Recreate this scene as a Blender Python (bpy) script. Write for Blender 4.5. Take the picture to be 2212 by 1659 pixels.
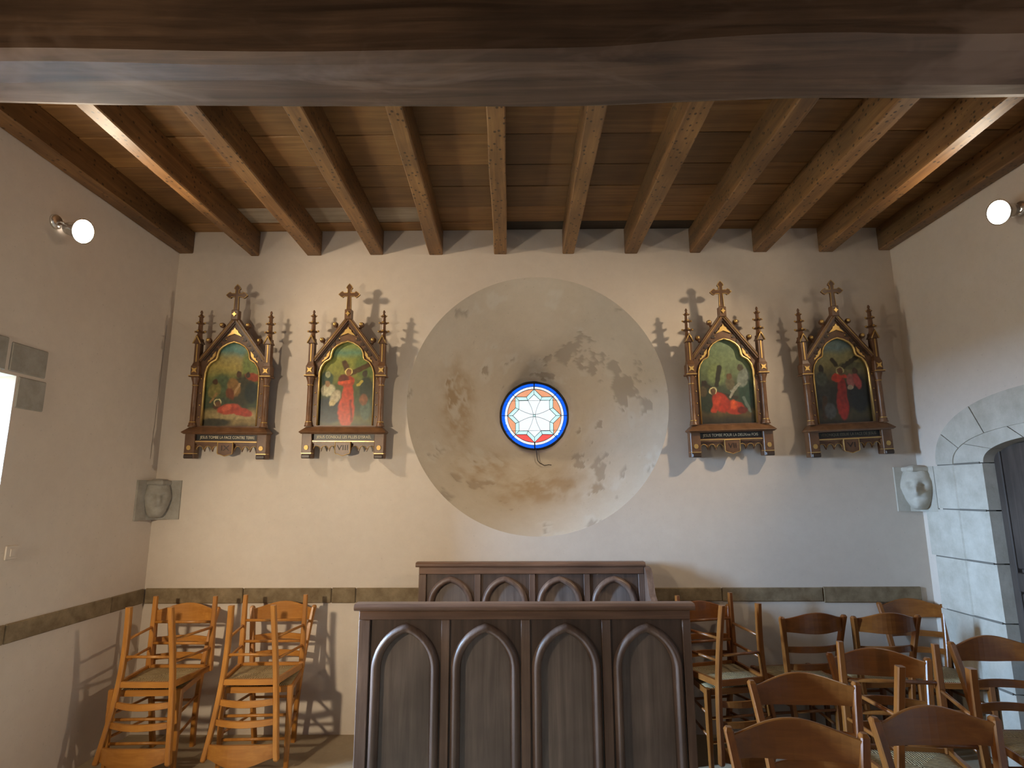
import bpy, bmesh, math, random
from mathutils import Vector, Matrix, noise
from mathutils.geometry import tessellate_polygon
random.seed(7)
PI = math.pi
S = bpy.context.scene
C = S.collection
for o in list(bpy.data.objects):
    bpy.data.objects.remove(o)

# ------------------------------------------------------------------ camera
XL, XR, YB = -2.62, 2.885, 4.30          # left wall, right wall, back wall
ZJ, ZC = 3.41, 3.605                     # joist underside, ceiling boards
pitch, yaw, roll = math.radians(10.4), math.radians(0.45), math.radians(0.2)
fw = Vector((-math.sin(yaw)*math.cos(pitch), math.cos(yaw)*math.cos(pitch), math.sin(pitch)))
rt = Vector((math.cos(yaw), math.sin(yaw), 0))
up = rt.cross(fw)
r2 = rt*math.cos(roll) - up*math.sin(roll)
u2 = up*math.cos(roll) + rt*math.sin(roll)
cd = bpy.data.cameras.new('camera')
cam = bpy.data.objects.new('camera', cd)
C.objects.link(cam)
cd.sensor_fit = 'HORIZONTAL'; cd.sensor_width = 36.0; cd.lens = 1270/2212*36.0
cd.clip_start = 0.02
cam.matrix_world = Matrix(((r2.x, u2.x, -fw.x, 0), (r2.y, u2.y, -fw.y, 0), (r2.z, u2.z, -fw.z, 1.6), (0, 0, 0, 1)))
S.camera = cam

# ------------------------------------------------------------------ sky, portals, exposure
SKY = 610.0
w = bpy.data.worlds.new('sky'); S.world = w; w.use_nodes = True
bg = w.node_tree.nodes['Background']
bg.inputs[0].default_value = (0.39, 0.635, 1.0, 1); bg.inputs[1].default_value = SKY
def portal(name, loc, rot, sx, sy):
    l = bpy.data.lights.new(name, 'AREA'); l.shape = 'RECTANGLE'; l.size = sx; l.size_y = sy
    l.cycles.is_portal = True
    o = bpy.data.objects.new(name, l); C.objects.link(o); o.location = loc; o.rotation_euler = rot
# window in the left wall, rose window
portal('daylight_portal_side', (-3.17, 2.785, 1.66), (0, -PI/2, 0), 1.02, 0.27)
portal('daylight_portal_rose', (0.154, 5.16, 2.252), (-PI/2, 0, 0), 0.58, 0.58)
vs = S.view_settings
vs.view_transform = 'Standard'; vs.look = 'None'; vs.gamma = 1.0; vs.use_curve_mapping = False
vs.exposure = 0.15
LAMP_SPOT, LAMP_WIDE = 115.0, 22.0
LAMP_COL = (1.0, 0.80, 0.56)

# ------------------------------------------------------------------ tagging
def tag(o, label=None, cat=None, group=None, kind=None):
    if label: o['label'] = label
    if cat: o['category'] = cat
    if group: o['group'] = group
    if kind: o['kind'] = kind
    return o
def empty(name, loc=(0, 0, 0), rot=(0, 0, 0)):
    o = bpy.data.objects.new(name, None); C.objects.link(o)
    o.location = loc; o.rotation_euler = rot; o.empty_display_size = 0.05
    return o

# ------------------------------------------------------------------ materials
def new_mat(name):
    m = bpy.data.materials.new(name); m.use_nodes = True
    nt = m.node_tree
    b = nt.nodes['Principled BSDF']
    return m, nt, b
def nd(nt, typ, **kw):
    n = nt.nodes.new(typ)
    for k, v in kw.items():
        if k in n.inputs: n.inputs[k].default_value = v
        else: setattr(n, k, v)
    return n
def coords(nt, scale=(1, 1, 1), kind='Object'):
    tc = nd(nt, 'ShaderNodeTexCoord'); mp = nd(nt, 'ShaderNodeMapping')
    mp.inputs['Scale'].default_value = scale
    nt.links.new(tc.outputs[kind], mp.inputs['Vector'])
    return mp.outputs[0]
def ramp(nt, fac, stops):
    r = nd(nt, 'ShaderNodeValToRGB')
    el = r.color_ramp.elements
    while len(el) < len(stops): el.new(0.5)
    for e, (p, c) in zip(el, stops):
        e.position = p; e.color = (c[0], c[1], c[2], 1)
    nt.links.new(fac, r.inputs[0])
    return r.outputs[0]
def mix(nt, fac, a, b, mode='MIX'):
    m = nd(nt, 'ShaderNodeMix', data_type='RGBA', blend_type=mode)
    for sock, v in ((m.inputs[0], fac), (m.inputs[6], a), (m.inputs[7], b)):
        if hasattr(v, 'is_output'): nt.links.new(v, sock)
        elif isinstance(v, (int, float)): sock.default_value = v
        else: sock.default_value = (v[0], v[1], v[2], 1)
    return m.outputs[2]
def bump(nt, b, h, strength=0.3, dist=0.01):
    n = nd(nt, 'ShaderNodeBump'); n.inputs['Strength'].default_value = strength; n.inputs['Distance'].default_value = dist
    nt.links.new(h, n.inputs['Height']); nt.links.new(n.outputs[0], b.inputs['Normal'])
def noise_tex(nt, vec, scale, detail=4, rough=0.6, dist=0.0):
    n = nd(nt, 'ShaderNodeTexNoise'); n.inputs['Scale'].default_value = scale
    n.inputs['Detail'].default_value = detail; n.inputs['Roughness'].default_value = rough; n.inputs['Distortion'].default_value = dist
    nt.links.new(vec, n.inputs['Vector'])
    return n.outputs['Fac']
def plain(name, col, rough=0.6, metal=0.0):
    m, nt, b = new_mat(name)
    b.inputs['Base Color'].default_value = (*col, 1); b.inputs['Roughness'].default_value = rough; b.inputs['Metallic'].default_value = metal
    return m
def wood(name, dark, light, grain=(6, 60, 60), rough=0.5, seed=0.0, spots=None, var=0.0, bstr=0.25, patch=None):
    m, nt, b = new_mat(name)
    v = coords(nt, grain)
    f = noise_tex(nt, v, 1.0, 6, 0.62, 0.6)
    c = ramp(nt, f, [(0.28, dark), (0.52, [(d*1.0+l)/2 for d, l in zip(dark, light)]), (0.72, light)])
    v2 = coords(nt, (1.3, 1.3, 1.3))
    f2 = noise_tex(nt, v2, 2.2, 3, 0.5)
    c = mix(nt, ramp(nt, f2, [(0.35, (0, 0, 0)), (0.7, (0.55, 0.55, 0.55))]), c, [x*0.55 for x in dark])
    if patch:
        v3 = coords(nt, (0.7, 2, 2)); f3 = noise_tex(nt, v3, 2.0, 4, 0.6, 0.8)
        c = mix(nt, ramp(nt, f3, [(0.5, (0, 0, 0)), (0.62, (0.8, 0.8, 0.8))]), c, patch)
    if var:
        oi = nd(nt, 'ShaderNodeObjectInfo')
        c = mix(nt, ramp(nt, oi.outputs['Random'], [(0.0, (var, var, var)), (0.6, (0, 0, 0)), (1.0, (var*0.6,)*3)]), c, [x*0.35 for x in dark])
    if spots:
        vo = nd(nt, 'ShaderNodeTexVoronoi'); vo.inputs['Scale'].default_value = 1.0; vo.inputs['Randomness'].default_value = 0.85
        nt.links.new(coords(nt, spots), vo.inputs['Vector'])
        c = mix(nt, ramp(nt, vo.outputs['Distance'], [(0.17, (0.9, 0.9, 0.9)), (0.25, (0, 0, 0))]), c, [x*0.25 for x in dark])
    nt.links.new(c, b.inputs['Base Color'])
    b.inputs['Roughness'].default_value = rough
    bump(nt, b, f, bstr, 0.004)
    return m
def plaster(name, base, dirt, scale=1.0, attr=False):
    m, nt, b = new_mat(name)
    v = coords(nt)
    f = noise_tex(nt, v, 1.1*scale, 5, 0.6)
    c = mix(nt, ramp(nt, f, [(0.35, (0, 0, 0)), (0.75, (0.75, 0.75, 0.75))]), base, dirt)
    f2 = noise_tex(nt, v, 14*scale, 6, 0.7)
    c = mix(nt, ramp(nt, f2, [(0.3, (0.2, 0.2, 0.2)), (0.62, (0, 0, 0))]), c, [x*0.82 for x in dirt])
    f3 = noise_tex(nt, v, 60, 2, 0.5)
    c = mix(nt, ramp(nt, f3, [(0.68, (0, 0, 0)), (0.76, (0.3, 0.3, 0.3))]), c, [x*0.5 for x in dirt])
    if attr:
        a = nd(nt, 'ShaderNodeVertexColor', layer_name='wear')
        sp = nd(nt, 'ShaderNodeSeparateColor'); nt.links.new(a.outputs[0], sp.inputs[0])
        c = mix(nt, sp.outputs[0], c, (0.37, 0.31, 0.245))      # flaked render
        c = mix(nt, sp.outputs[1], c, (0.36, 0.245, 0.135))      # damp stain
        c = mix(nt, sp.outputs[2], c, (0.58, 0.53, 0.455))      # bare lime
    nt.links.new(c, b.inputs['Base Color'])
    b.inputs['Roughness'].default_value = 0.92
    b.inputs['Specular IOR Level'].default_value = 0.2
    add = nd(nt, 'ShaderNodeMath', operation='ADD'); nt.links.new(f2, add.inputs[0])
    fb = noise_tex(nt, v, 4, 3, 0.5); mu = nd(nt, 'ShaderNodeMath', operation='MULTIPLY'); mu.inputs[1].default_value = 2.0
    nt.links.new(fb, mu.inputs[0]); nt.links.new(mu.outputs[0], add.inputs[1])
    bump(nt, b, add.outputs[0], 0.18, 0.005)
    return m
def stone(name, a_, b_, scale=9, rough=0.9):
    m, nt, b = new_mat(name)
    v = coords(nt); oi = nd(nt, 'ShaderNodeObjectInfo')
    f = noise_tex(nt, v, scale, 7, 0.68)
    c = ramp(nt, f, [(0.32, b_), (0.68, a_)])
    c = mix(nt, ramp(nt, oi.outputs['Random'], [(0, (0.22,)*3), (1, (0, 0, 0))]), c, [x*0.6 for x in b_])
    nt.links.new(c, b.inputs['Base Color']); b.inputs['Roughness'].default_value = rough
    b.inputs['Specular IOR Level'].default_value = 0.2
    bump(nt, b, noise_tex(nt, v, scale*5, 4, 0.7), 0.4, 0.004)
    return m
def glass(name, col, clear=0.85):
    col = tuple((c*0.0965)**0.5 for c in col)      # light crosses two faces of each pane
    m, nt, b = new_mat(name)
    t = nd(nt, 'ShaderNodeBsdfTransparent'); t.inputs[0].default_value = (*col, 1)
    g = nd(nt, 'ShaderNodeBsdfTranslucent'); g.inputs[0].default_value = (*col, 1)
    gl = nd(nt, 'ShaderNodeBsdfGlossy'); gl.inputs['Roughness'].default_value = 0.1
    mx = nd(nt, 'ShaderNodeMixShader'); mx.inputs[0].default_value = 1-clear
    nt.links.new(t.outputs[0], mx.inputs[1]); nt.links.new(g.outputs[0], mx.inputs[2])
    m2 = nd(nt, 'ShaderNodeMixShader'); m2.inputs[0].default_value = 0.03
    nt.links.new(mx.outputs[0], m2.inputs[1]); nt.links.new(gl.outputs[0], m2.inputs[2])
    nt.links.new(m2.outputs[0], nt.nodes['Material Output'].inputs[0])
    return m
def emit(name, col, s):
    m, nt, b = new_mat(name)
    b.inputs['Base Color'].default_value = (0.8, 0.8, 0.8, 1)
    b.inputs['Emission Color'].default_value = (*col, 1); b.inputs['Emission Strength'].default_value = s
    return m
def painted(name):
    m, nt, b = new_mat(name)
    a = nd(nt, 'ShaderNodeVertexColor', layer_name='paint')
    f = noise_tex(nt, coords(nt), 120, 3, 0.6)
    c = mix(nt, ramp(nt, f, [(0.35, (0.22,)*3), (0.65, (0, 0, 0))]), a.outputs[0], (0.05, 0.04, 0.02))
    nt.links.new(c, b.inputs['Base Color']); b.inputs['Roughness'].default_value = 0.35
    return m
def straw_mat(name):
    m, nt, b = new_mat(name)
    tc = nd(nt, 'ShaderNodeTexCoord'); sp = nd(nt, 'ShaderNodeSeparateXYZ'); nt.links.new(tc.outputs['Object'], sp.inputs[0])
    def mth(op, a, bb=None):
        n = nd(nt, 'ShaderNodeMath', operation=op); nt.links.new(a, n.inputs[0])
        if bb is not None:
            if hasattr(bb, 'is_output'): nt.links.new(bb, n.inputs[1])
            else: n.inputs[1].default_value = bb
        return n.outputs[0]
    mn = mth('MINIMUM', mth('ABSOLUTE', sp.outputs[0]), mth('ABSOLUTE', sp.outputs[1]))
    nz = noise_tex(nt, coords(nt, (40, 40, 40)), 1, 3)
    wv = mth('SINE', mth('ADD', mth('MULTIPLY', mn, 560.0), mth('MULTIPLY', nz, 4.0)))
    f = mth('ADD', mth('MULTIPLY', wv, 0.5), 0.5)
    c = ramp(nt, f, [(0.12, (0.07, 0.045, 0.02)), (0.5, (0.40, 0.29, 0.13)), (0.9, (0.66, 0.53, 0.30))])
    c = mix(nt, ramp(nt, noise_tex(nt, coords(nt), 18, 3), [(0.4, (0, 0, 0)), (0.7, (0.6,)*3)]), c, (0.26, 0.18, 0.07))
    nt.links.new(c, b.inputs['Base Color']); b.inputs['Roughness'].default_value = 0.6
    bump(nt, b, f, 0.8, 0.004)
    return m

M = {}
M['plaster'] = plaster('lime_plaster', (0.64, 0.555, 0.465), (0.57, 0.48, 0.395))
M['plaster_wear'] = plaster('worn_plaster', (0.58, 0.505, 0.41), (0.47, 0.39, 0.295), attr=True)
M['floor'] = plaster('floor_screed', (0.40, 0.315, 0.21), (0.28, 0.215, 0.135), 2.0)
M['stone'] = stone('limestone', (0.58, 0.535, 0.45), (0.43, 0.39, 0.315), 8)
M['stone_grey'] = stone('grey_stone', (0.40, 0.37, 0.32), (0.27, 0.245, 0.205), 9)
M['stone_band'] = stone('brown_stone', (0.30, 0.225, 0.135), (0.15, 0.105, 0.058), 11)
M['mortar'] = plain('mortar', (0.16, 0.145, 0.12), 0.95)
M['beam'] = wood('old_oak_beam', (0.048, 0.024, 0.012), (0.165, 0.092, 0.052), (1.2, 26, 26), 0.6, patch=(0.16, 0.10, 0.07))
M['joist'] = wood('joist_oak', (0.13, 0.058, 0.019), (0.36, 0.18, 0.06), (30, 1.6, 30), 0.5, spots=(30, 23, 30), var=0.35)
M['plank'] = wood('ceiling_board', (0.19, 0.085, 0.024), (0.42, 0.21, 0.065), (1.6, 30, 30), 0.55, var=0.55)
M['plank_grey'] = wood('grey_board', (0.27, 0.2, 0.13), (0.5, 0.4, 0.28), (1.6, 30, 30), 0.6)
M['plank_dark'] = wood('dark_board', (0.03, 0.02, 0.012), (0.08, 0.05, 0.025), (1.6, 30, 30), 0.6)
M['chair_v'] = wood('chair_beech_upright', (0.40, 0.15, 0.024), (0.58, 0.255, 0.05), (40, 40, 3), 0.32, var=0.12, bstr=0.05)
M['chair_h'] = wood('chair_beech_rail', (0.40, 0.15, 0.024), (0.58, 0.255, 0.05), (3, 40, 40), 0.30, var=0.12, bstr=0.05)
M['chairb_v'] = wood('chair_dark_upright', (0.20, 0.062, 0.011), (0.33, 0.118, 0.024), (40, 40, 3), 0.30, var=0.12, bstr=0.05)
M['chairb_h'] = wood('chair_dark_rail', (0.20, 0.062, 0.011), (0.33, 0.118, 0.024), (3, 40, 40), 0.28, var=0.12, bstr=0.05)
M['straw'] = straw_mat('rush')
M['stall_v'] = wood('stall_oak_upright', (0.105, 0.06, 0.042), (0.27, 0.175, 0.128), (30, 30, 1.8), 0.42)
M['stall_h'] = wood('stall_oak_rail', (0.105, 0.052, 0.03), (0.26, 0.14, 0.085), (1.8, 30, 30), 0.42)
M['stall_p'] = wood('stall_oak_panel', (0.13, 0.097, 0.083), (0.30, 0.238, 0.205), (30, 30, 1.5), 0.45)
M['stall_d'] = wood('stall_oak_dark', (0.055, 0.032, 0.022), (0.14, 0.088, 0.064), (30, 30, 1.8), 0.5)
M['frame'] = wood('frame_oak', (0.10, 0.044, 0.018), (0.22, 0.105, 0.046), (14, 30, 14), 0.38, bstr=0.1)
M['frame_dark'] = wood('frame_dark_oak', (0.035, 0.017, 0.009), (0.08, 0.04, 0.02), (14, 30, 14), 0.4, bstr=0.1)
M['gold'] = plain('gilding', (0.78, 0.52, 0.18), 0.34, 0.85)
M['gold_dull'] = plain('dull_gilding', (0.50, 0.31, 0.10), 0.45, 0.6)
M['black'] = plain('black_plate', (0.012, 0.010, 0.008), 0.4)
M['letter'] = plain('gold_lettering', (0.72, 0.62, 0.42), 0.5, 0.2)
M['letter_dim'] = plain('faded_lettering', (0.15, 0.12, 0.075), 0.6)
M['numeral'] = plain('painted_numeral', (0.03, 0.015, 0.008), 0.5)
M['paint'] = painted('oil_painting')
M['lead'] = plain('lead_came', (0.02, 0.02, 0.022), 0.6)
M['iron'] = plain('iron_bar', (0.035, 0.03, 0.025), 0.6, 0.3)
M['g_blue'] = glass('blue_glass', (0.0005, 0.0042, 0.021), 0.9)
M['g_white'] = glass('white_glass', (0.046, 0.031, 0.0205), 0.85)
M['g_red'] = glass('red_glass', (0.046, 0.0036, 0.002), 0.85)
M['g_orange'] = glass('orange_glass', (0.044, 0.012, 0.0042), 0.85)
M['g_cyan'] = glass('pale_green_glass', (0.033, 0.031, 0.0195), 0.85)
M['door'] = wood('door_oak', (0.035, 0.024, 0.018), (0.10, 0.075, 0.058), (26, 26, 1.5), 0.55)
M['white_plastic'] = plain('white_plastic', (0.62, 0.60, 0.55), 0.4)
M['chrome'] = plain('lamp_metal', (0.75, 0.73, 0.70), 0.25, 0.9)
M['lens'] = emit('lamp_lens', (1.0, 0.93, 0.82), 40.0)
M['crack'] = plain('crack_shadow', (0.20, 0.165, 0.13), 0.95)

# ------------------------------------------------------------------ mesh helpers
class MB:
    def __init__(s): s.v = []; s.f = []; s.sm = []
    def add(s, vs, fs, smooth=False):
        o = len(s.v); s.v += [tuple(p) for p in vs]; s.f += [tuple(i+o for i in f) for f in fs]; s.sm += [smooth]*len(fs)
        return s
    def box(s, x0, x1, y0, y1, z0, z1, bev=0.0):
        if bev <= 0:
            v = [(x, y, z) for z in (z0, z1) for y in (y0, y1) for x in (x0, x1)]
            return s.add(v, [(0, 2, 3, 1), (4, 5, 7, 6), (0, 1, 5, 4), (2, 6, 7, 3), (0, 4, 6, 2), (1, 3, 7, 5)])
        b = bev
        rings = []
        for z, k in ((z0, b), (z0+b, 0), (z1-b, 0), (z1, b)):
            rings.append([(x0+b, y0+k, z), (x1-b, y0+k, z), (x1-k, y0+b, z), (x1-k, y1-b, z), (x1-b, y1-k, z), (x0+b, y1-k, z), (x0+k, y1-b, z), (x0+k, y0+b, z)])
        return s.loft(rings, True, True)
    def loft(s, rings, cap=True, closed=True, smooth=False):
        n = len(rings[0]); v = [p for r in rings for p in r]; f = []
        for i in range(len(rings)-1):
            for j in range(n if closed else n-1):
                k = (j+1) % n
                f.append((i*n+j, i*n+k, (i+1)*n+k, (i+1)*n+j))
        s.add(v, f, smooth)
        if cap and closed:
            o = len(s.v)-len(v)
            s.f.append(tuple(o+j for j in reversed(range(n)))); s.sm.append(False)
            s.f.append(tuple(o+(len(rings)-1)*n+j for j in range(n))); s.sm.append(False)
        return s
    def tube(s, pts, r, n=8, smooth=True, cap=True):
        pts = [Vector(p) for p in pts]; rings = []
        rr = r if isinstance(r, (list, tuple)) else [r]*len(pts)
        prev = None
        for i, p in enumerate(pts):
            t = (pts[min(i+1, len(pts)-1)] - pts[max(i-1, 0)]).normalized()
            a = Vector((0, 0, 1)) if abs(t.z) < 0.9 else Vector((1, 0, 0))
            u = t.cross(a).normalized()
            if prev is not None and u.dot(prev) < 0: u = -u
            prev = u
            w_ = t.cross(u)
            rings.append([p + (u*math.cos(2*PI*k/n) + w_*math.sin(2*PI*k/n))*rr[i] for k in range(n)])
        return s.loft(rings, cap, True, smooth)
    def lathe(s, prof, n=16, c=(0, 0, 0), axis='z', smooth=True, cap=True):
        rings = []
        for r, h in prof:
            ring = []
            for k in range(n):
                a = 2*PI*k/n; x, y = r*math.cos(a), r*math.sin(a)
                ring.append((c[0]+x, c[1]+y, c[2]+h) if axis == 'z' else (c[0]+x, c[1]+h, c[2]+y))
            rings.append(ring)
        return s.loft(rings, cap, True, smooth)
    def prism(s, poly, y0, y1):
        # polygon in x,z ; extruded along y
        n = len(poly); v = [(x, y0, z) for x, z in poly] + [(x, y1, z) for x, z in poly]
        tri = tessellate_polygon([[Vector((x, z, 0)) for x, z in poly]])
        f = [tuple(t) for t in tri] + [tuple(i+n for i in reversed(t)) for t in tri]
        f += [(i, (i+1) % n, (i+1) % n + n, i+n) for i in range(n)]
        return s.add(v, f)
    def plate(s, outer, holes, y0, y1):
        loops = [outer] + holes; allp = [p for l in loops for p in l]; n = len(allp)
        tri = tessellate_polygon([[Vector((x, z, 0)) for x, z in l] for l in loops])
        v = [(x, y0, z) for x, z in allp] + [(x, y1, z) for x, z in allp]
        f = [tuple(t) for t in tri] + [tuple(i+n for i in reversed(t)) for t in tri]
        o = 0
        for l in loops:
            m = len(l); f += [(o+i, o+(i+1) % m, o+(i+1) % m+n, o+i+n) for i in range(m)]; o += m
        return s.add(v, f)
    def sweep(s, path, prof, y=0.0, closed=False, smooth=True):
        # path in x,z ; prof list of (n, depth): n along in-plane left normal, depth along y
        P = [Vector(p) for p in path]; N = len(P); rings = []
        for i in range(N):
            a = P[i-1] if (i > 0 or closed) else P[i]
            b = P[(i+1) % N] if (i < N-1 or closed) else P[i]
            t1 = (P[i]-a); t2 = (b-P[i])
            t1 = t1.normalized() if t1.length > 1e-9 else t2.normalized()
            t2 = t2.normalized() if t2.length > 1e-9 else t1
            n1 = Vector((-t1.y, t1.x)); n2 = Vector((-t2.y, t2.x))
            m = (n1+n2)
            m = m.normalized() if m.length > 1e-6 else n1
            k = 1.0/max(0.35, m.dot(n1))
            rings.append([(P[i].x+m.x*q*k, y+d, P[i].y+m.y*q*k) for q, d in prof])
        if closed: rings.append(rings[0])
        return s.loft(rings, not closed, True, smooth)
    def ball(s, c, r, n=10, m=6, sc=(1, 1, 1)):
        rings = []
        for i in range(1, m):
            a = PI*i/m
            rings.append([(c[0]+r*sc[0]*math.sin(a)*math.cos(2*PI*k/n), c[1]+r*sc[1]*math.sin(a)*math.sin(2*PI*k/n), c[2]-r*sc[2]*math.cos(a)) for k in range(n)])
        return s.loft(rings, True, True, True)
    def bar(s, a, b, w, d, up=(0, 0, 1)):
        a = Vector(a); b = Vector(b); t = (b-a).normalized(); u = Vector(up)
        x = t.cross(u).normalized(); z = x.cross(t)
        rings = [[p + x*i*w/2 + z*j*d/2 for i, j in ((-1, -1), (1, -1), (1, 1), (-1, 1))] for p in (a, b)]
        return s.loft(rings)
    def build(s, name, mat, parent=None, loc=None):
        me = bpy.data.meshes.new(name); me.from_pydata(s.v, [], s.f); me.validate(); me.update()
        bm = bmesh.new(); bm.from_mesh(me)
        bmesh.ops.recalc_face_normals(bm, faces=bm.faces); bm.to_mesh(me); bm.free()
        if len(me.polygons) == len(s.sm): me.polygons.foreach_set('use_smooth', s.sm)
        me.materials.append(M[mat] if isinstance(mat, str) else mat)
        o = bpy.data.objects.new(name, me); C.objects.link(o)
        if parent: o.parent = parent
        if loc: o.location = loc
        return o
def copy_tree(o, parent=None):
    c = o.copy(); C.objects.link(c)
    if parent: c.parent = parent
    for ch in list(o.children): copy_tree(ch, c)
    return c
def arc(cx, cz, r, a0, a1, n):
    return [(cx+r*math.cos(math.radians(a0+(a1-a0)*i/n)), cz+r*math.sin(math.radians(a0+(a1-a0)*i/n))) for i in range(n+1)]

# ================================================================== ROOM SHELL
YF = -3.9
# ground outside
gr = MB().box(-40, 40, -40, 40, -0.35, -0.15).build('ground', plain('outside_earth', (0.10, 0.085, 0.05), 0.95)); tag(gr, 'bare earth outside the chapel walls', 'ground', kind='structure')
# floor
f = MB().box(XL-0.7, XR+0.4, YF-0.1, YB+0.1, -0.12, 0.0).build('floor', 'floor'); tag(f, 'worn beige stone floor under the stacked chairs', 'floor', kind='structure')
# back wall with round opening
WC = (0.154, 2.255); RO = 0.968
circ = [(WC[0]+RO*math.cos(2*PI*k/128), WC[1]+RO*math.sin(2*PI*k/128)) for k in range(128)]
wb = MB().plate([(XL-0.1, -0.05), (XR+0.1, -0.05), (XR+0.1, 3.9), (XL-0.1, 3.9)], [circ], YB, YB+0.03).build('wall_back', 'plaster')
tag(wb, 'cream plastered end wall around the round window', 'wall', kind='structure')
# side wall (left) with a window opening
WY0, WY1, WZ0, WZ1 = 1.72, 3.0, 0.96, 2.206
def wall_x(name, x, sgn, holes, label):
    outer = [(YF-0.1, -0.05), (YB+0.05, -0.05), (YB+0.05, 3.9), (YF-0.1, 3.9)]
    mb = MB().plate(outer, holes, 0, 0.03)
    mb.v = [(x+sgn*y, yy, z) for (yy, y, z) in mb.v]
    o = mb.build(name, 'plaster'); tag(o, label, 'wall', kind='structure'); return o
wl = wall_x('wall_left', XL, -1, [[(WY0, WZ0), (WY1, WZ0), (WY1, WZ1), (WY0, WZ1)]], 'plastered side wall with the stone-lintel window')
# window reveal of the side window, splayed
win2 = empty('window_2', (XL, (WY0+WY1)/2, WZ0)); tag(win2, 'deep square-headed side window with pale splayed jambs and grey lintel', 'window', kind='structure')
def loc_of(mb, base): mb.v = [(x-base[0], y-base[1], z-base[2]) for x, y, z in mb.v]; return mb
b2 = (XL, (WY0+WY1)/2, WZ0)
xo = XL-0.56
ow = (2.66, WY1-0.09, WZ0+0.20, WZ1-0.04)  # outer opening shaped narrow to keep sky light off the end wall's left part
for nm, pts in (('reveal', [(XL, WY1, WZ0), (XL, WY1, WZ1), (xo, ow[1], ow[3]), (xo, ow[1], ow[2])]),
                ('reveal', [(XL, WY0, WZ0), (XL, WY0, WZ1), (xo, ow[0], ow[3]), (xo, ow[0], ow[2])]),
                ('soffit', [(XL, WY0, WZ1), (XL, WY1, WZ1), (xo, ow[1], ow[3]), (xo, ow[0], ow[3])]),
                ('sill', [(XL, WY0, WZ0), (XL, WY1, WZ0), (xo, ow[1], ow[2]), (xo, ow[0], ow[2])])):
    loc_of(MB().add(pts, [(0, 1, 2, 3)]), b2).build(nm, 'stone' if nm != 'reveal' else 'plaster', win2)
# grey quoins and lintel flush round that window
def wall_stone(parent, base, y0, y1, z0, z1, x0, x1, mat='stone_grey', bev=0.012):
    return loc_of(MB().box(x0, x1, y0, y1, z0, z1, bev), base).build('stone', mat, parent)
wall_stone(win2, b2, WY1-0.062, WY1+0.19, 2.218, 2.385, XL-0.05, XL+0.006)
wall_stone(win2, b2, WY1+0.006, WY1+0.205, 2.035, 2.214, XL-0.05, XL+0.006)
for y0, y1 in ((2.36, 2.93), (1.9, 2.352), (1.45, 1.892)):
    wall_stone(win2, b2, y0, y1, 2.215, 2.40, XL-0.05, XL+0.006)
# right wall: arched doorway
DC, DZ = 3.19, 1.769                         # centre (Y) and springing
def door_curve(a, h, n=14, e=2.3):
    pts = []
    for i in range(n+1):
        t = PI*i/n; cx, sz = math.cos(t), math.sin(t)
        pts.append((DC+a*math.copysign(abs(cx)**(2/e), cx), DZ+h*abs(sz)**(2/e)))
    return pts
hole_r = [(DC+0.90, 0.0)] + door_curve(0.90, 0.42) + [(DC-0.90, 0.0)]
wr = wall_x('wall_right', XR, 1, [hole_r], 'plastered side wall pierced by the arched stone doorway')
d1 = empty('door_1', (XR, DC, 0)); tag(d1, 'arched doorway of pale dressed stone with a dark oak door', 'doorway', kind='structure')
bd = (XR, DC, 0)
# jamb stones: plan profile (x depth into wall, y distance from centre)
def jamb(z0, z1, outer, side):
    g = 0.004
    prof = [(-0.012, outer), (-0.012, 0.752), (-0.004, 0.745), (0.004, 0.515), (0.12, 0.505), (0.12, 0.72), (0.05, outer)]
    r0 = [(x, side*y, z0+g) for x, y in prof]; r1 = [(x, side*y, z1-g) for x, y in prof]
    return MB().loft([r0, r1]).build('jamb_stone', 'stone', d1)
JZ = [0.0, 0.43, 0.82, 1.161, 1.477, 1.769]
JO = [0.99, 1.05, 1.02, 1.055, 0.93]
for side in (1, -1):
    for i in range(5): jamb(JZ[i], JZ[i+1], JO[i] if side == 1 else 0.93+0.05*(i % 2), side)
    for i in range(1, 6):
        yo = JO[min(i, 4)] - 0.03 if side == 1 else 0.90
        MB().box(-0.004, 0.06, min(side*0.53, side*yo), max(side*0.53, side*yo), JZ[i]-0.006, JZ[i]+0.006).build('mortar_joint', 'mortar', d1)
# voussoirs: inner and outer rings
ci, cm, co = door_curve(0.505, 0.135, 48), door_curve(0.745, 0.21, 48), door_curve(0.90, 0.42, 48)
cuts_o = [0, 7, 15, 24, 33, 41, 48]; cuts_i = [0, 9, 19, 29, 39, 48]
def vouss(ca, cb, i0, i1, xa, xb, back, name):
    idx = list(range(i0, i1+1)); rings = []
    for i in idx:
        (ya, za), (yb, zb) = ca[i], cb[i]
        rings.append([(xa, ya-DC, za), (xb, yb-DC, zb), (back, yb-DC, zb), (back, ya-DC, za)])
    # small joint
    def shrink(r, r2_, k): return [tuple(Vector(p).lerp(Vector(q), k)) for p, q in zip(r, r2_)]
    L = 0.09
    rings[0] = shrink(rings[0], rings[1], L); rings[-1] = shrink(rings[-1], rings[-2], L)
    MB().loft(rings).build(name, 'stone', d1)
for a, b in zip(cuts_o, cuts_o[1:]): vouss(cm, co, a, b, -0.012, -0.012, 0.20, 'voussoir')
for a, b in zip(cuts_i, cuts_i[1:]): vouss(ci, cm, a, b, 0.004, -0.004, 0.12, 'voussoir')
MB().box(0.03, 0.11, 0.6, 0.86, 0.01, 1.7).build('mortar_core', 'mortar', d1)
MB().box(0.03, 0.11, -0.86, -0.6, 0.01, 1.7).build('mortar_core', 'mortar', d1)
mc = MB()
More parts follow.
